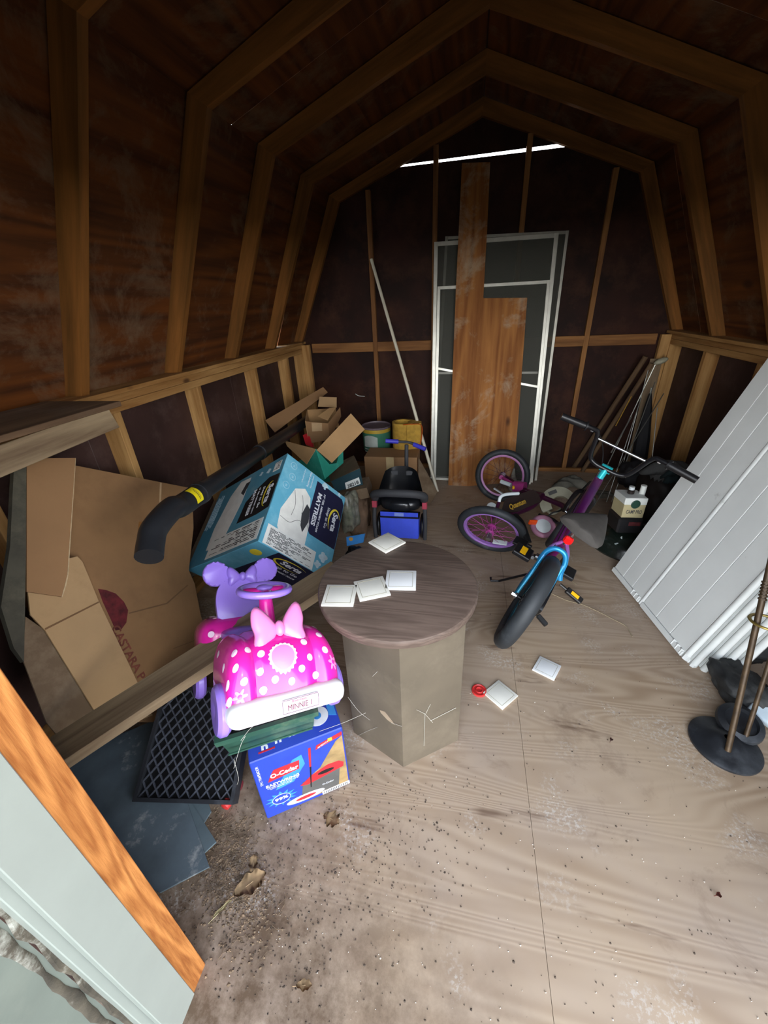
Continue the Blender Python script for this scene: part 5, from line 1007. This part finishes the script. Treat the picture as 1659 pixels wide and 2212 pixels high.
# ------------------------------------------------------------------ stack of white louvre-like folding door panels
m_pvc = plain('off_white_vinyl', '#dcdfdc', 0.42, var=0.05, vs_=3, dirt='#8f9088', dlo=0.62, dhi=0.72); m_pvcd = plain('darker_grey_vinyl', '#8e938f', 0.6)
L0 = at(1340, 1228, 2, 0.03); R0 = at(1505, 1424, 2, 0.03); dl = Vector((0.325, 0.155, 0.93)).normalized(); acr = (R0-L0).normalized()
PM = F(L0, acr, y=dl)          # x across (left to right), y up the panel, z out of the panel (towards the camera side?)
if (wm(cam).translation-L0).dot(Vector((PM[0][2], PM[1][2], PM[2][2]))) < 0: pass
zo = 1 if (CAM-L0).dot(PM.to_3x3() @ Vector((0, 0, 1))) > 0 else -1
WT = (R0-L0).length; LEN = 1.27
def panel(x0, w_, z, label_, y0=0.0, L_=LEN, nb=3, right_rib=True):
    t = thing('folding_door_panel', label_, 'door panel', PM @ T(x0, y0, zo*z), 'white vinyl folding door panels')
    bwid = (w_-0.024)/nb
    for i in range(nb): bm = B(); box(bm, 0.002+i*bwid, 0.002+(i+1)*bwid-0.0025, 0.0, L_, -0.012, 0.008, bev=0.0015, seg=1); obj('slat', bm, m_pvc, t)
    bm = B(); prism(bm, disc(10, 0.015, w_-0.012, 0, 0.014), 0, L_+0.01, M=F((0, 0, 0), (1, 0, 0), z=(0, 1, 0))); obj('edge_tube', bm, m_pvc, t, smooth=True)
    bm = B(); box(bm, -0.004, w_-0.028, -0.030, -0.002, -0.014, 0.012, bev=0.003, seg=1); obj('end_rail', bm, m_pvc, t)
    bm = B(); box(bm, 0.0, w_-0.028, 0.0, L_, -0.0128, -0.0122); obj('backing', bm, m_pvcd, t)
    for k in range(4):
        hexp = [(0.0145*math.cos(PI/3*q+PI/6), 0.0145*math.sin(PI/3*q+PI/6)) for q in range(6)]; hin = [(x*0.72, y*0.72) for x, y in hexp]
        te = obj('tube_end', prism(B(), hexp, 0, 0.03), m_pvc, t, F((w_-0.012-0.029*k, -0.026-0.012*k*0, 0), (1, 0, 0), z=(0, 1, 0))); obj('hollow_shade', prism(B(), hin, -0.0006, 0.0), m_pvcd, te)  # flat darker hexagon on the solid end paints the shade inside a tube
    return t
w1 = WT*0.46
panel(0.0, w1, 0.030, 'left folding door panel of the white stack, top layer, next to the long round rib')
panel(-0.015, w1, 0.0, 'left folding door panel of the white stack, layer beneath the top one', -0.03)
names = ['top layer on the right of the white stack, smeared grey', 'second layer on the right of the white stack', 'third layer on the right of the white stack', 'fourth layer on the right of the white stack', 'bottom layer on the right of the white stack, against the floor edge']
for i in range(5): panel(w1+0.004+0.024*i, WT*0.53, 0.034-0.031*i, 'white folding door panel, '+names[i], -0.022*i if i < 4 else -0.07, LEN-0.02*i)
# hollow tube ends showing at the lower right corner
random.seed(4)
for i in range(5):
    for j in range(3): pass
# ------------------------------------------------------------------ grill lid, camp stove box, power tool, rags
m_olive = plain('dark_green_enamel', '#1c241f', 0.25, var=0.2, vs_=6, coat=0.3)
gc = at(1345, 1168, 2, 0.06); gr_ = thing('kettle_grill_lid', 'large round dark green grill lid lying on the floor left of the white panels', 'grill lid', T(gc.x+0.07, gc.y+0.06, 0.0))
bm = B(); prof = [(0.245, 0.0), (0.25, 0.012), (0.245, 0.02)]+[(0.24*math.cos(a), 0.02+0.13*math.sin(a)) for a in [PI/2*i/10 for i in range(1, 10)]]+[(0.004, 0.15)]; lathe(bm, prof, 48); obj('lid_dome', bm, m_olive, gr_, smooth=True)
bm = B(); tube(bm, smoothpath([(-0.03, -0.06, 0.15), (-0.02, -0.055, 0.175), (0.04, -0.035, 0.175), (0.05, -0.03, 0.15)], 5), 0.006, 8); obj('handle', bm, m_chr, gr_, smooth=True)
bm = B(); lathe(bm, [(0.012, 0.0), (0.012, 0.002)], 12, T(-0.10, -0.12, 0.115, 0, 0.4)); obj('rivet', bm, m_refl, gr_)
bm = B(); box(bm, -0.02, 0.02, -0.004, 0.004, 0.0, 0.003, M=T(-0.135, -0.150, 0.09, 0.6)); obj('chipped_spot', bm, m_refl, gr_)
m_jar = plain('dark_bottle_glass', '#2b2522', 0.2, var=0.1)
cbp = at(1345, 1112, 1, 2.42); cb = thing('lantern_box', 'cream boxed camp lantern with a green round emblem behind the grill lid', 'box', F((cbp.x-0.005, 2.42, cbp.z-0.02), (1, 0.12, -0.03), z=(0, 0.05, 1)))
cw_ = (at(1403, 1120, 1, 2.43)-at(1345, 1112, 1, 2.42)).length; chh = (at(1352, 1080, 1, 2.42)-at(1345, 1112, 1, 2.42)).length*0.85; cw_ *= 0.80
m_cream = plain('cream_label_paper', '#b8ac84', 0.6, var=0.06); 
bm = B(); box(bm, 0, cw_, 0, 0.14, 0, chh, bev=0.002, seg=1); obj('box_body', bm, m_cream, cb); bm = B(); box(bm, -0.002, cw_+0.002, -0.002, 0.142, chh, chh+0.045, bev=0.003, seg=1); obj('lid', bm, m_lab, cb)
bm = B(); lathe(bm, [(0.0, 0.003), (0.024, 0.003), (0.028, 0.0)], 28, F((cw_*0.5, -0.003, chh+0.005), (1, 0, 0), y=(0, 0, 1)), caps=False); obj('green_emblem', bm, plain('green_emblem_print', '#27473a', 0.4), cb)
text('CAMP PRO', cb, F((cw_*0.52, -0.0008, chh*0.45), (1, 0, 0), z=(0, -1, 0)), 0.035, m_ink, width=cw_*0.72, bold=0.0005)
bm = B(); box(bm, -0.01, cw_+0.01, -0.01, 0.15, -cbp.z+0.025+0.15, -0.002, bev=0.01, seg=1); obj('dark_base', bm, m_dk, cb)
bm = B(); box(bm, 0.05, 0.12, -0.0115, -0.0105, -0.05, -0.025); obj('small_print_strip', bm, m_redink, cb)
for i, (x, y, r, h, lab_, mm) in enumerate(((1357, 1073, 0.020, 0.055, 'small clear jar with a white cap on the left of the boxed lantern top', m_refl), (1390, 1055, 0.021, 0.06, 'small dark bottle with a pale cap behind the boxed lantern', m_lab))):
    p = at(x, y, 1, 2.52); zb_ = cbp.z-0.02+chh+0.046 if i == 0 else 0.0005; t = thing('capped_jar', lab_, 'jar', T(p.x, p.y if i else 2.50, zb_)); hh = p.z-zb_+0.02
    bm = B(); lathe(bm, [(r, 0), (r, max(0.02, hh*0.6)), (r*0.7, max(0.025, hh*0.75))], 18); obj('glass', bm, m_jar, t, smooth=True); bm = B(); lathe(bm, [(r*0.8, max(0.026, hh*0.75)), (r*0.8, max(0.045, hh))], 18); obj('cap', bm, mm, t, smooth=True)
m_tool = plain('pale_grey_tool_plastic', '#a9a690', 0.5, var=0.06, dirt='#7d7a66')
sp0 = at(1205, 1088, 1, 2.82); to = thing('circular_saw', 'pale grey curved power saw housing lying between the two bicycles', 'saw', F(sp0, (1, 0.1, 0.35), z=(-0.1, -0.75, 0.65)))
bm = B(); n = 30; ra, rb_ = 0.125, 0.062; a = [0.15+PI*1.05*i/n for i in range(n+1)]; prism(bm, [(ra*math.cos(t), ra*math.sin(t)) for t in a]+[(rb_*math.cos(t)+0.012, rb_*math.sin(t)-0.012) for t in reversed(a)], -0.02, 0.02, bev=0.008); obj('blade_guard', bm, m_tool, to, smooth=True)
bm = B(); prism(bm, rrect(-0.030, -0.014, 0.030, 0.014, 0.004), 0.0, 0.0015); lg = obj('badge', bm, m_grypr, to, T(-0.01, 0.088, 0.0205, 0.1))
bm = B(); tube(bm, smoothpath([(-0.09, -0.02, 0.0), (-0.06, -0.06, 0.0), (0.0, -0.05, 0.01), (0.05, -0.02, 0.0)], 5), 0.012, 8); obj('handle', bm, m_tool, to, smooth=True)
bm = B(); tube(bm, smoothpath([at(1170, 1135, 1, 2.7), at(1190, 1110, 1, 2.72), at(1215, 1100, 1, 2.75), at(1250, 1065, 1, 2.9), at(1275, 1040, 1, 3.0)], 8), 0.006, 8); obj('power_cord', bm, m_dk, to, world=True, smooth=True)
m_rag = plain('pale_grey_rag', '#8f8c80', 0.9, var=0.15, vs_=12, bmp=0.3)
def cloth(name, label_, cat, c, sx, sy, h, m, seed, rz=0):
    random.seed(seed); n = 22; bm = B(); ph = [(random.uniform(3, 9), random.uniform(3, 9), random.uniform(0, 6), random.uniform(.4, 1)) for _ in range(6)]; G = []
    for i in range(n+1):
        for j in range(n+1):
            u, v = i/n*2-1, j/n*2-1; r = math.hypot(u, v); k = 1+0.16*math.sin(3*math.atan2(v, u)+seed)+0.08*math.sin(7*math.atan2(v, u)); z = h*max(0, 1-r*r*0.7)*(0.75+0.25*sum(a_*math.sin(u*p+v*q+t) for p, q, t, a_ in ph)/2)
            G.append(bm.verts.new((u*sx*k, v*sy*k, max(0.002, z))))
    for i in range(n):
        for j in range(n):
            if math.hypot((i+.5)/n*2-1, (j+.5)/n*2-1) < 1.12: bm.faces.new((G[i*(n+1)+j], G[(i+1)*(n+1)+j], G[(i+1)*(n+1)+j+1], G[i*(n+1)+j+1]))
    for v in [v for v in bm.verts if not v.link_faces]: bm.verts.remove(v)
    bmesh.ops.solidify(bm, geom=bm.faces[:], thickness=0.003); o = obj(name, bm, m, None, T(c[0], c[1], c[2], rz), smooth='all'); tag(o, label_, cat); return o
r0 = at(1235, 1040, 2, 0.05); cloth('rag', 'crumpled pale grey rag on the floor by the back wall behind the saw', 'rag', (r0.x, r0.y, 0.001), 0.15, 0.09, 0.11, m_rag, 3)
r1 = at(1305, 1062, 2, 0.03); cloth('paper_scrap', 'small pale paper scrap on the floor beneath the larger handlebar', 'paper', (r1.x, r1.y, 0.001), 0.07, 0.06, 0.04, m_rag, 9, 0.5)
r2 = at(1110, 1035, 1, 3.30); o = thing('caulk_tube', 'pale cone-tipped bottle seen through the upper lilac wheel', 'bottle', T(r2.x, 3.36, 0.0)); bm = B(); lathe(bm, [(0.032, 0), (0.034, 0.02), (0.033, 0.10), (0.022, 0.125), (0.007, 0.21)], 20); obj('bottle_body', bm, m_rag, o, smooth=True)
m_gcl = plain('grey_fabric', '#6f6f6e', 0.9, var=0.15, vs_=8, bmp=0.2); m_bcl = plain('dark_teal_fabric', '#34464a', 0.9, var=0.15)
hz = at(1492, 992, 1, 2.90)
crumple('storage_tub', 'dark box shape under the grey cloth in the right corner', 'box', (hz.x-0.14, 2.90, 0.19), (0.13, 0.18, 0.19), plain('very_dark_brown_plastic', '#231c1a', 0.7), 12, 3, 0.3)
cloth('grey_cloth', 'grey cloth heaped in the right corner behind the handlebar grip', 'cloth', (hz.x-0.10, 2.86, 0.36), 0.16, 0.13, 0.14, m_gcl, 5); q = at(1458, 1022, 1, 2.72); cloth('teal_cloth', 'dark teal cloth hanging below the right bicycle grip', 'cloth', (q.x, q.y, q.z-0.06), 0.07, 0.06, 0.09, m_bcl, 8)
# ------------------------------------------------------------------ poles, rods and umbrella in the right back corner
m_wpole = wood('aged_pole_wood', '#7d6448', '#4f3b28', 1.0, ring_=3, knots=False); m_rod = plain('thin_steel_rod', '#9a9a92', 0.3, 0.8); m_rody = plain('yellowed_rod', '#b88a34', 0.4, 0.2); m_blkf = plain('black_nylon', '#16161a', 0.75, var=0.1)
def stick(name, label_, cat, p, q, r, m, group=None, r1=None): bm = B(); p, q = Vector(p), Vector(q); L_ = (q-p).length; cyl(bm, (0, 0, 0), (L_, 0, 0), r, r1 or r, 10); o = obj(name, bm, m, None, F(p, q-p, z=(0, -1, 0.1)), smooth=True); tag(o, label_, cat, group); return o
stick('wooden_pole', 'left of two old wooden poles leaning in the right back corner', 'pole', at(1238, 1012, 2, 0.02), at(1395, 770, 1, 3.70), 0.021, m_wpole, 'wooden poles in the right back corner')
stick('wooden_pole', 'right of two old wooden poles leaning in the right back corner', 'pole', at(1258, 1018, 2, 0.02), at(1408, 785, 1, 3.69), 0.019, m_wpole, 'wooden poles in the right back corner')
o = board('gray_board', at(1350, 1040, 2, 0.0)+Vector((0.02, 0, 0.0)), at(1418, 775, 1, 3.79), 0.085, 0.02, (-0.3, -1, 0.3), m_weather); tag(o, 'narrow dusty board leaning in the right back corner behind the rods', 'board')
rods = [((1320, 978), (1364, 900), 3.2, m_rod, 'bright short steel rod rising from the bicycle stem'), ((1330, 920), (1364, 856), 3.45, m_rody, 'short yellow rod left of the bundle'), ((1356, 965), (1400, 800), 3.5, m_rod, 'leftmost long thin rod of the bundle'), ((1382, 916), (1415, 825), 3.55, m_rod, 'middle thin rod of the bundle ending at a glint'), ((1388, 924), (1434, 850), 3.5, m_rod, 'rightmost slanting thin rod of the bundle'), ((1350, 965), (1385, 860), 3.45, m_rod, 'second long thin rod of the bundle, near the crossbar'), ((1410, 978), (1420, 880), 3.4, m_rod, 'faint upright rod right of the bundle')]
for (a, b2), (c, d), y, m, lab_ in rods:
    p, q = at(a, b2, 1, y-0.12), at(c, d, 1, y); dd = (p-q).normalized(); g_ = p-dd*0 if p.z < 0.02 else p+dd*(p.z-0.004)/abs(dd.z)*1.0 if dd.z < 0 else p
    if m is m_rody or 'bright' in lab_: g_ = p
    stick('metal_rod', lab_, 'rod', g_, q, 0.0035 if 'bright' not in lab_ else 0.005, m, 'thin rods in the right back corner')
um = thing('closed_umbrella', 'black closed umbrella and nylon bundle standing among the rods', 'umbrella', T(*at(1365, 1035, 2, 0.0)))
ua, ub = at(1372, 1040, 2, 0.02), at(1405, 850, 1, 3.62); bm = B(); tube(bm, [ua, ua.lerp(ub, 0.15), ua.lerp(ub, 0.5), ua.lerp(ub, 0.85), ub], [0.05, 0.065, 0.055, 0.03, 0.01], 9); obj('canopy', bm, m_blkf, um, world=True); bm = B(); cyl(bm, ua, ub.lerp(ua, -0.06), 0.006, n=8); obj('shaft', bm, m_rod, um, world=True)
gl = at(1428, 780, 1, 3.66); t = thing('golf_club', 'pale club head at the top of the rods in the right back corner', 'club', T(*gl)); bm = B(); ell(bm, (0, 0, 0), 0.05, 0.03, 0.022, Matrix.Rotation(-0.4, 4, 'Y')); obj('club_head', bm, m_tool, t, smooth=True); bm = B(); cyl(bm, (-0.03, 0, -0.005), Vector((-0.22, 0.02, -0.95)), 0.005, n=8); obj('club_shaft', bm, m_rod, t)
crumple('nylon_bundle', 'black nylon bundle behind the larger handlebar', 'bag', at(1375, 1025, 1, 3.2), (0.13, 0.12, 0.12), m_blkf, 21, 3, 0.4)
# ------------------------------------------------------------------ floor lamp base, bag, white bin at the right
m_iron = plain('dusty_black_iron', '#2b2e33', 0.45, 0.2, var=0.2, vs_=14, dirt='#565a5e', dlo=0.5, dhi=0.75, bmp=0.1); m_rust = plain('rusty_brass_tube', '#54432f', 0.5, 0.4, var=0.25, vs_=30); m_brass = plain('tarnished_brass', '#a08a4a', 0.35, 0.7, var=0.2)
lp = at(1562, 1606, 2, 0.012); tl = Vector((0.10, 0.30, 1)).normalized(); la = thing('floor_lamp', 'broken floor lamp with round black iron base and rusty pole beside the white panels', 'lamp', T(lp.x+0.005, lp.y, 0))
bm = B(); lathe(bm, [(0.0, 0.0), (0.103, 0.0), (0.111, 0.006), (0.111, 0.014), (0.103, 0.020), (0.085, 0.025), (0.055, 0.032), (0.035, 0.045), (0.012, 0.05)], 56, caps=False); obj('base', bm, m_iron, la, smooth=True)
b0 = at(1592, 1650, 2, 0.05); p1_ = at(1600, 1520, 2, 0.20); pt = at(1655, 1262, 2, 0.0)
poleA = at(1572, 1622, 2, 0.04); poleB = at(1659, 1240, 1, poleA.y+0.26); bm = B(); cyl(bm, poleA, poleB.lerp(poleA, -0.25), 0.0095, n=14); obj('pole', bm, m_rust, la, world=True, smooth=True)
bm = B(); qd = (poleB-poleA).normalized(); 
for k in range(6): c = poleA.lerp(poleB, 0.86+0.018*k); cyl(bm, c, c+qd*0.006, 0.0125, n=14)
obj('spring_collar', bm, m_rust, la, world=True)
rc = poleA.lerp(poleB, 0.74); bm = B(); tube(bm, [(0.028+0.045*math.cos(2*PI*i/32), 0.045*math.sin(2*PI*i/32), 0) for i in range(32)], 0.006, 8, closed=True, flat=0.7); obj('brass_ring', bm, m_brass, la, F(rc, (1, 0, 0), z=(0.1, 0.1, 1)), world=True, smooth=True)
l2a = at(1608, 1600, 2, 0.03); l2b = at(1659, 1440, 1, l2a.y+0.12); bm = B(); cyl(bm, l2a, l2b.lerp(l2a, -0.5), 0.008, n=12); o = obj('metal_rod', bm, m_rust, smooth=True); tag(o, 'rusty brown metal rod crossing behind the lamp pole at the right edge', 'rod')
iq = at(1600, 1570, 2, 0.04); bm = B(); lathe(bm, [(0.0, 0), (0.070, 0.0), (0.075, 0.006), (0.072, 0.020), (0.052, 0.030), (0.05, 0.012), (0.0, 0.010)], 40, caps=False); o = obj('iron_disc', bm, m_iron, None, F((iq.x+0.0, iq.y+0.012, 0.038), (1, 0, 0.06), z=(-0.12, -0.28, 1)), smooth=True); tag(o, 'smaller round black iron cap resting on the lamp base', 'iron cap')
m_bb = plain('dusty_black_bag', '#262829', 0.7, var=0.25, vs_=7, dirt='#4c4c49', dlo=0.5, dhi=0.75, bmp=0.4)
crumple('black_sack', 'dusty black sack on the floor between the white panels and the lamp base', 'bag', at(1582, 1478, 2, 0.05)+Vector((0.015, 0.0, 0.01)), (0.085, 0.13, 0.065), m_bb, 31, 4, 0.45)
crumple('black_sack', 'dark heap at the right edge under the leaning white panels', 'bag', at(1630, 1400, 2, 0.08)+Vector((0.06, 0.10, 0)), (0.16, 0.16, 0.10), m_bb, 36, 4, 0.45)
wbx = at(1600, 1560, 2, 0.0); wb_ = thing('white_panel_heater', 'white speckled plastic case with slots lying at the right edge behind the lamp', 'case', F(at(1608, 1540, 2, 0.02), at(1680, 1590, 2, 0.02)-at(1608, 1540, 2, 0.02), z=(-0.35, -0.35, 1)))
m_sp = plain('speckled_white_plastic', '#c3d2dc', 0.4, var=0.05, dirt='#2c2e30', dlo=0.58, dhi=0.68)
bm = B(); box(bm, 0.0, 0.26, 0.0, 0.17, 0, 0.045, bev=0.012, seg=3); obj('case_body', bm, m_sp, wb_, smooth=True); bm = B()
for k in range(2): box(bm, 0.05, 0.24, 0.045+0.05*k, 0.058+0.05*k, 0.0451, 0.047)
obj('dark_slot', bm, m_dk, wb_)
# ------------------------------------------------------------------ ledge pieces on the left plate
m_dpl = wood('dusty_shelf_plank', '#80654c', '#54402e', 1.0, ring_=6, stain='#6a5a4c')
o = board('shelf_plank', (-1.40, YF+0.02, ZP+0.004), (-1.40, 1.25, ZP+0.004), 0.33, 0.018, (0, 0, 1), m_dpl); tag(o, 'wide dusty grey-brown plank lying on the left wall plate', 'plank')
o = board('trim_plank', (-1.245, YF+0.02, ZP-0.075), (-1.245, 1.20, ZP-0.035), 0.075, 0.018, (1, 0, 0.25), m_weather); tag(o, 'narrow weathered plank fixed under the edge of the left shelf plank', 'plank')
# string trailing from the pedal
m_str = plain('frayed_twine', '#9d8e72', 0.9)
bm = B(); tube(bm, smoothpath([at(1190, 1282, 2, 0.01), at(1225, 1297, 2, 0.003), at(1255, 1305, 2, 0.006), at(1290, 1320, 2, 0.003), at(1325, 1338, 2, 0.005), at(1352, 1353, 2, 0.003), at(1366, 1375, 2, 0.004)], 8), 0.0022, 6); o = obj('twine', bm, m_str, smooth=True); tag(o, 'frayed tan twine trailing over the floor right of the bicycle tyre', 'string')
bm = B(); tube(bm, smoothpath([at(1218, 1238, 2, 0.02), at(1228, 1250, 2, 0.012), at(1245, 1262, 2, 0.004)], 8), 0.0025, 6); o = obj('twine', bm, m_str, smooth=True); tag(o, 'short pale cord end on the floor beside the blue brake arch', 'string')
# ------------------------------------------------------------------ litter on the floor
random.seed(11)
m_lit = plain('dark_litter', '#54473b', 0.9, var=0.3, vs_=30); m_lit2 = plain('tan_litter', '#8a745c', 0.9, var=0.3, vs_=30); m_lit3 = plain('white_litter', '#cfc9bd', 0.9)
def chips(name, label_, m, n, fn, smin, smax):
    bm = B()
    for _ in range(n):
        x, y = fn(); s = random.uniform(smin, smax); a = random.uniform(0, 6.28); e = random.uniform(0.3, 1.0)
        h = random.uniform(0.0006, 0.004); k = random.choice((3, 4, 5))
        P = [(x+s*math.cos(a+2*PI*i/k)*(1 if i % 2 else e), y+s*math.sin(a+2*PI*i/k)*e, 0.0003+random.uniform(0, h)) for i in range(k)]
        lo = [bm.verts.new((p[0], p[1], 0.0002)) for p in P]; top = bm.verts.new((x, y, h+0.001))
        for i in range(k): bm.faces.new((lo[i], lo[(i+1) % k], top))
    o = obj(name, bm, m); tag(o, label_, 'litter', kind='stuff'); return o
BLOCK = [(-0.19, 1.083, 0.23)]
def okp(x, y): return all(math.hypot(x-a, y-b2) > r for a, b2, r in BLOCK) and y > YF+0.02 and abs(x) < 1.5
def near_left():
    while True:
        p = at(random.gauss(600, 150), random.gauss(1950, 140), 2, 0)
        if okp(p.x, p.y): return p.x, p.y
def edge_left():
    while True:
        t = random.random(); p = at(470+t*60+random.gauss(0, 38), 1800+t*180+random.gauss(0, 60), 2, 0)
        if okp(p.x, p.y): return p.x, p.y
def wide():
    while True:
        p = at(random.uniform(450, 1659), random.uniform(1420, 2212), 2, 0)
        if okp(p.x, p.y): return p.x, p.y
def mid():
    while True:
        p = at(random.gauss(800, 130), random.gauss(1780, 90), 2, 0)
        if okp(p.x, p.y): return p.x, p.y
chips('dirt_litter', 'dark dirt crumbs scattered thickly on the floor near the door', m_lit, 650, near_left, 0.0012, 0.0042)
chips('dirt_litter', 'brown leaf crumbs heaped along the rubber mats near the door', m_lit2, 1900, edge_left, 0.0015, 0.006)
chips('dirt_litter', 'dark specks spread over the whole open floor', m_lit, 260, wide, 0.0012, 0.0040)
chips('dirt_litter', 'dark droppings clustered in front of the blue carton and table', m_lit, 420, mid, 0.0015, 0.0045)
chips('dirt_litter', 'tiny white crumbs spread over the open floor', m_lit3, 160, wide, 0.0008, 0.0028)
chips('dirt_litter', 'tan crumbs spread near the door', m_lit3, 110, near_left, 0.0008, 0.0022)
bm = B()
for _ in range(170):
    x, y = edge_left(); a = random.uniform(0, 6.28); l = random.uniform(0.01, 0.05); tube(bm, [(x, y, 0.002), (x+l*.5*math.cos(a), y+l*.5*math.sin(a), 0.004), (x+l*math.cos(a+.3), y+l*math.sin(a+.3), 0.002)], 0.0006, 4)
o = obj('straw_bits', bm, m_lit2); tag(o, 'thin straw and grass bits beside the rubber mats', 'straw', kind='stuff')
m_leaf = plain('dry_tan_leaf', '#b89a74', 0.85, var=0.2, vs_=20, dirt='#7d6348'); m_leafp = plain('pale_curled_leaf', '#c9bb8e', 0.8, var=0.1)
def leaf(px_, py_, L_, ang, label_, m, wd=0.45, lob=0.0):
    p = at(px_, py_, 2, 0.004); n = 16; bm = B(); up_, dn_, ce = [], [], []
    for i in range(n+1):
        u = i/n; w2 = L_*wd*math.sin(PI*min(1, u*0.96+0.02))**0.8*(1+lob*math.sin(u*19)); z = 0.003+0.008*math.sin(u*PI)*(0.5+0.5*math.sin(u*9))
        ce.append(bm.verts.new((u*L_, 0, z))); up_.append(bm.verts.new((u*L_+0.1*w2, w2/2, z+0.006))); dn_.append(bm.verts.new((u*L_+0.1*w2, -w2/2, z+0.005)))
    for i in range(n):
        bm.faces.new((ce[i], ce[i+1], up_[i+1], up_[i])); bm.faces.new((dn_[i], dn_[i+1], ce[i+1], ce[i]))
    bmesh.ops.solidify(bm, geom=bm.faces[:], thickness=0.0006)
    t = thing('dry_leaf', label_, 'leaf', T(p.x, p.y, 0.001, ang)); obj('leaf_blade', bm, m, t, smooth='all'); bm = B(); tube(bm, [(-L_*0.25, 0, 0.002), (0, 0, 0.003), (L_*0.6, 0, 0.008)], 0.0008, 5); obj('leaf_stem', bm, m, t)
leaf(505, 1935, 0.095, 0.75, 'large tan dry leaf in the litter beside the rubber mats', m_leaf, 0.55, 0.18)
leaf(460, 1985, 0.055, 0.95, 'thin pale curled leaf sliver next to the large tan leaf', m_leafp, 0.16)
leaf(700, 1760, 0.06, -0.3, 'ragged tan leaf in front of the blue mop carton', m_leaf, 0.7, 0.35)
leaf(545, 1890, 0.05, 1.9, 'small tan leaf behind the large tan leaf', m_leaf, 0.5, 0.2)
leaf(640, 2130, 0.04, 0.2, 'small tan leaf near the bottom edge by the door', m_leaf, 0.5, 0.2)
leaf(1545, 1935, 0.014, 0.2, 'tiny red-brown leaf fragment on the right of the open floor', plain('red_brown_leaf', '#6e3326', 0.8), 0.9)
leaf(1318, 1602, 0.013, 0.9, 'tiny dark red fragment on the floor left of the lamp base', plain('red_brown_leaf2', '#5e3a34', 0.8), 0.9)
# cobweb strands on the table side, tub and door
m_web = plain('cobweb_silk', '#c8c6ba', 0.7)
def web(pts, r=0.0006, label_=None):
    bm = B()
    for P in pts: tube(bm, smoothpath(P, 4), r, 4)
    o = obj('cobweb', bm, m_web); tag(o, label_, 'cobweb', kind='stuff')
fyp = lambda x, y: at(x, y, (((tb.matrix_basis @ hx[0])+Vector((0, -0.002, 0))), (((hx[1]-hx[0]).cross(Vector((0, 0, 1))))))) + Vector((0.0, -0.002, 0))
fyl = lambda x, y: at(x, y, (((tb.matrix_basis @ hx[0])+Vector((0, -0.002, 0))), (((hx[0]-hx[5]).cross(Vector((0, 0, 1))))))) + Vector((0.0, -0.002, 0))
web([[fyp(918, 1540), fyp(917, 1580), fyp(916, 1610)], [fyp(918, 1541), fyp(935, 1560)], [fyp(918, 1541), fyp(900, 1532)], [fyp(920, 1540), fyp(930, 1520)], [fyp(930, 1556), fyp(985, 1528)]], 0.0007, 'white cobweb strands on the right face of the drum table')
web([[fyl(755, 1598), fyl(790, 1580), fyl(815, 1570)], [fyl(752, 1505), fyl(775, 1535), fyl(800, 1555)], [fyl(845, 1560), fyl(868, 1568)], [fyl(805, 1460), fyl(815, 1450)]], 0.0006, 'thin cobweb strands on the left face of the drum table')
def zz(x, y, z): return at(x, y, 2, z)
web([[zz(520, 1600, .42), zz(545, 1570, .43), zz(580, 1550, .44)], [zz(505, 1640, .40), zz(515, 1680, .32), zz(512, 1695, .26)], [zz(505, 1660, .36), zz(520, 1610, .40), zz(530, 1590, .42)], [zz(690, 1580, .38), zz(745, 1560, .34), zz(790, 1540, .30)]], 0.0006, 'cobweb strands hanging from the green tub corner')
# loose wire and bulb on the back wall
bm = B(); tube(bm, smoothpath([at(768, 851, 1, D-0.05), at(775, 855, 1, D-0.06), at(788, 856, 1, D-0.05)], 5), 0.003, 6); o = obj('bent_nail_wire', bm, m_lab, smooth=True); tag(o, 'short bent pale wire on the back wall above the cartons', 'wire')
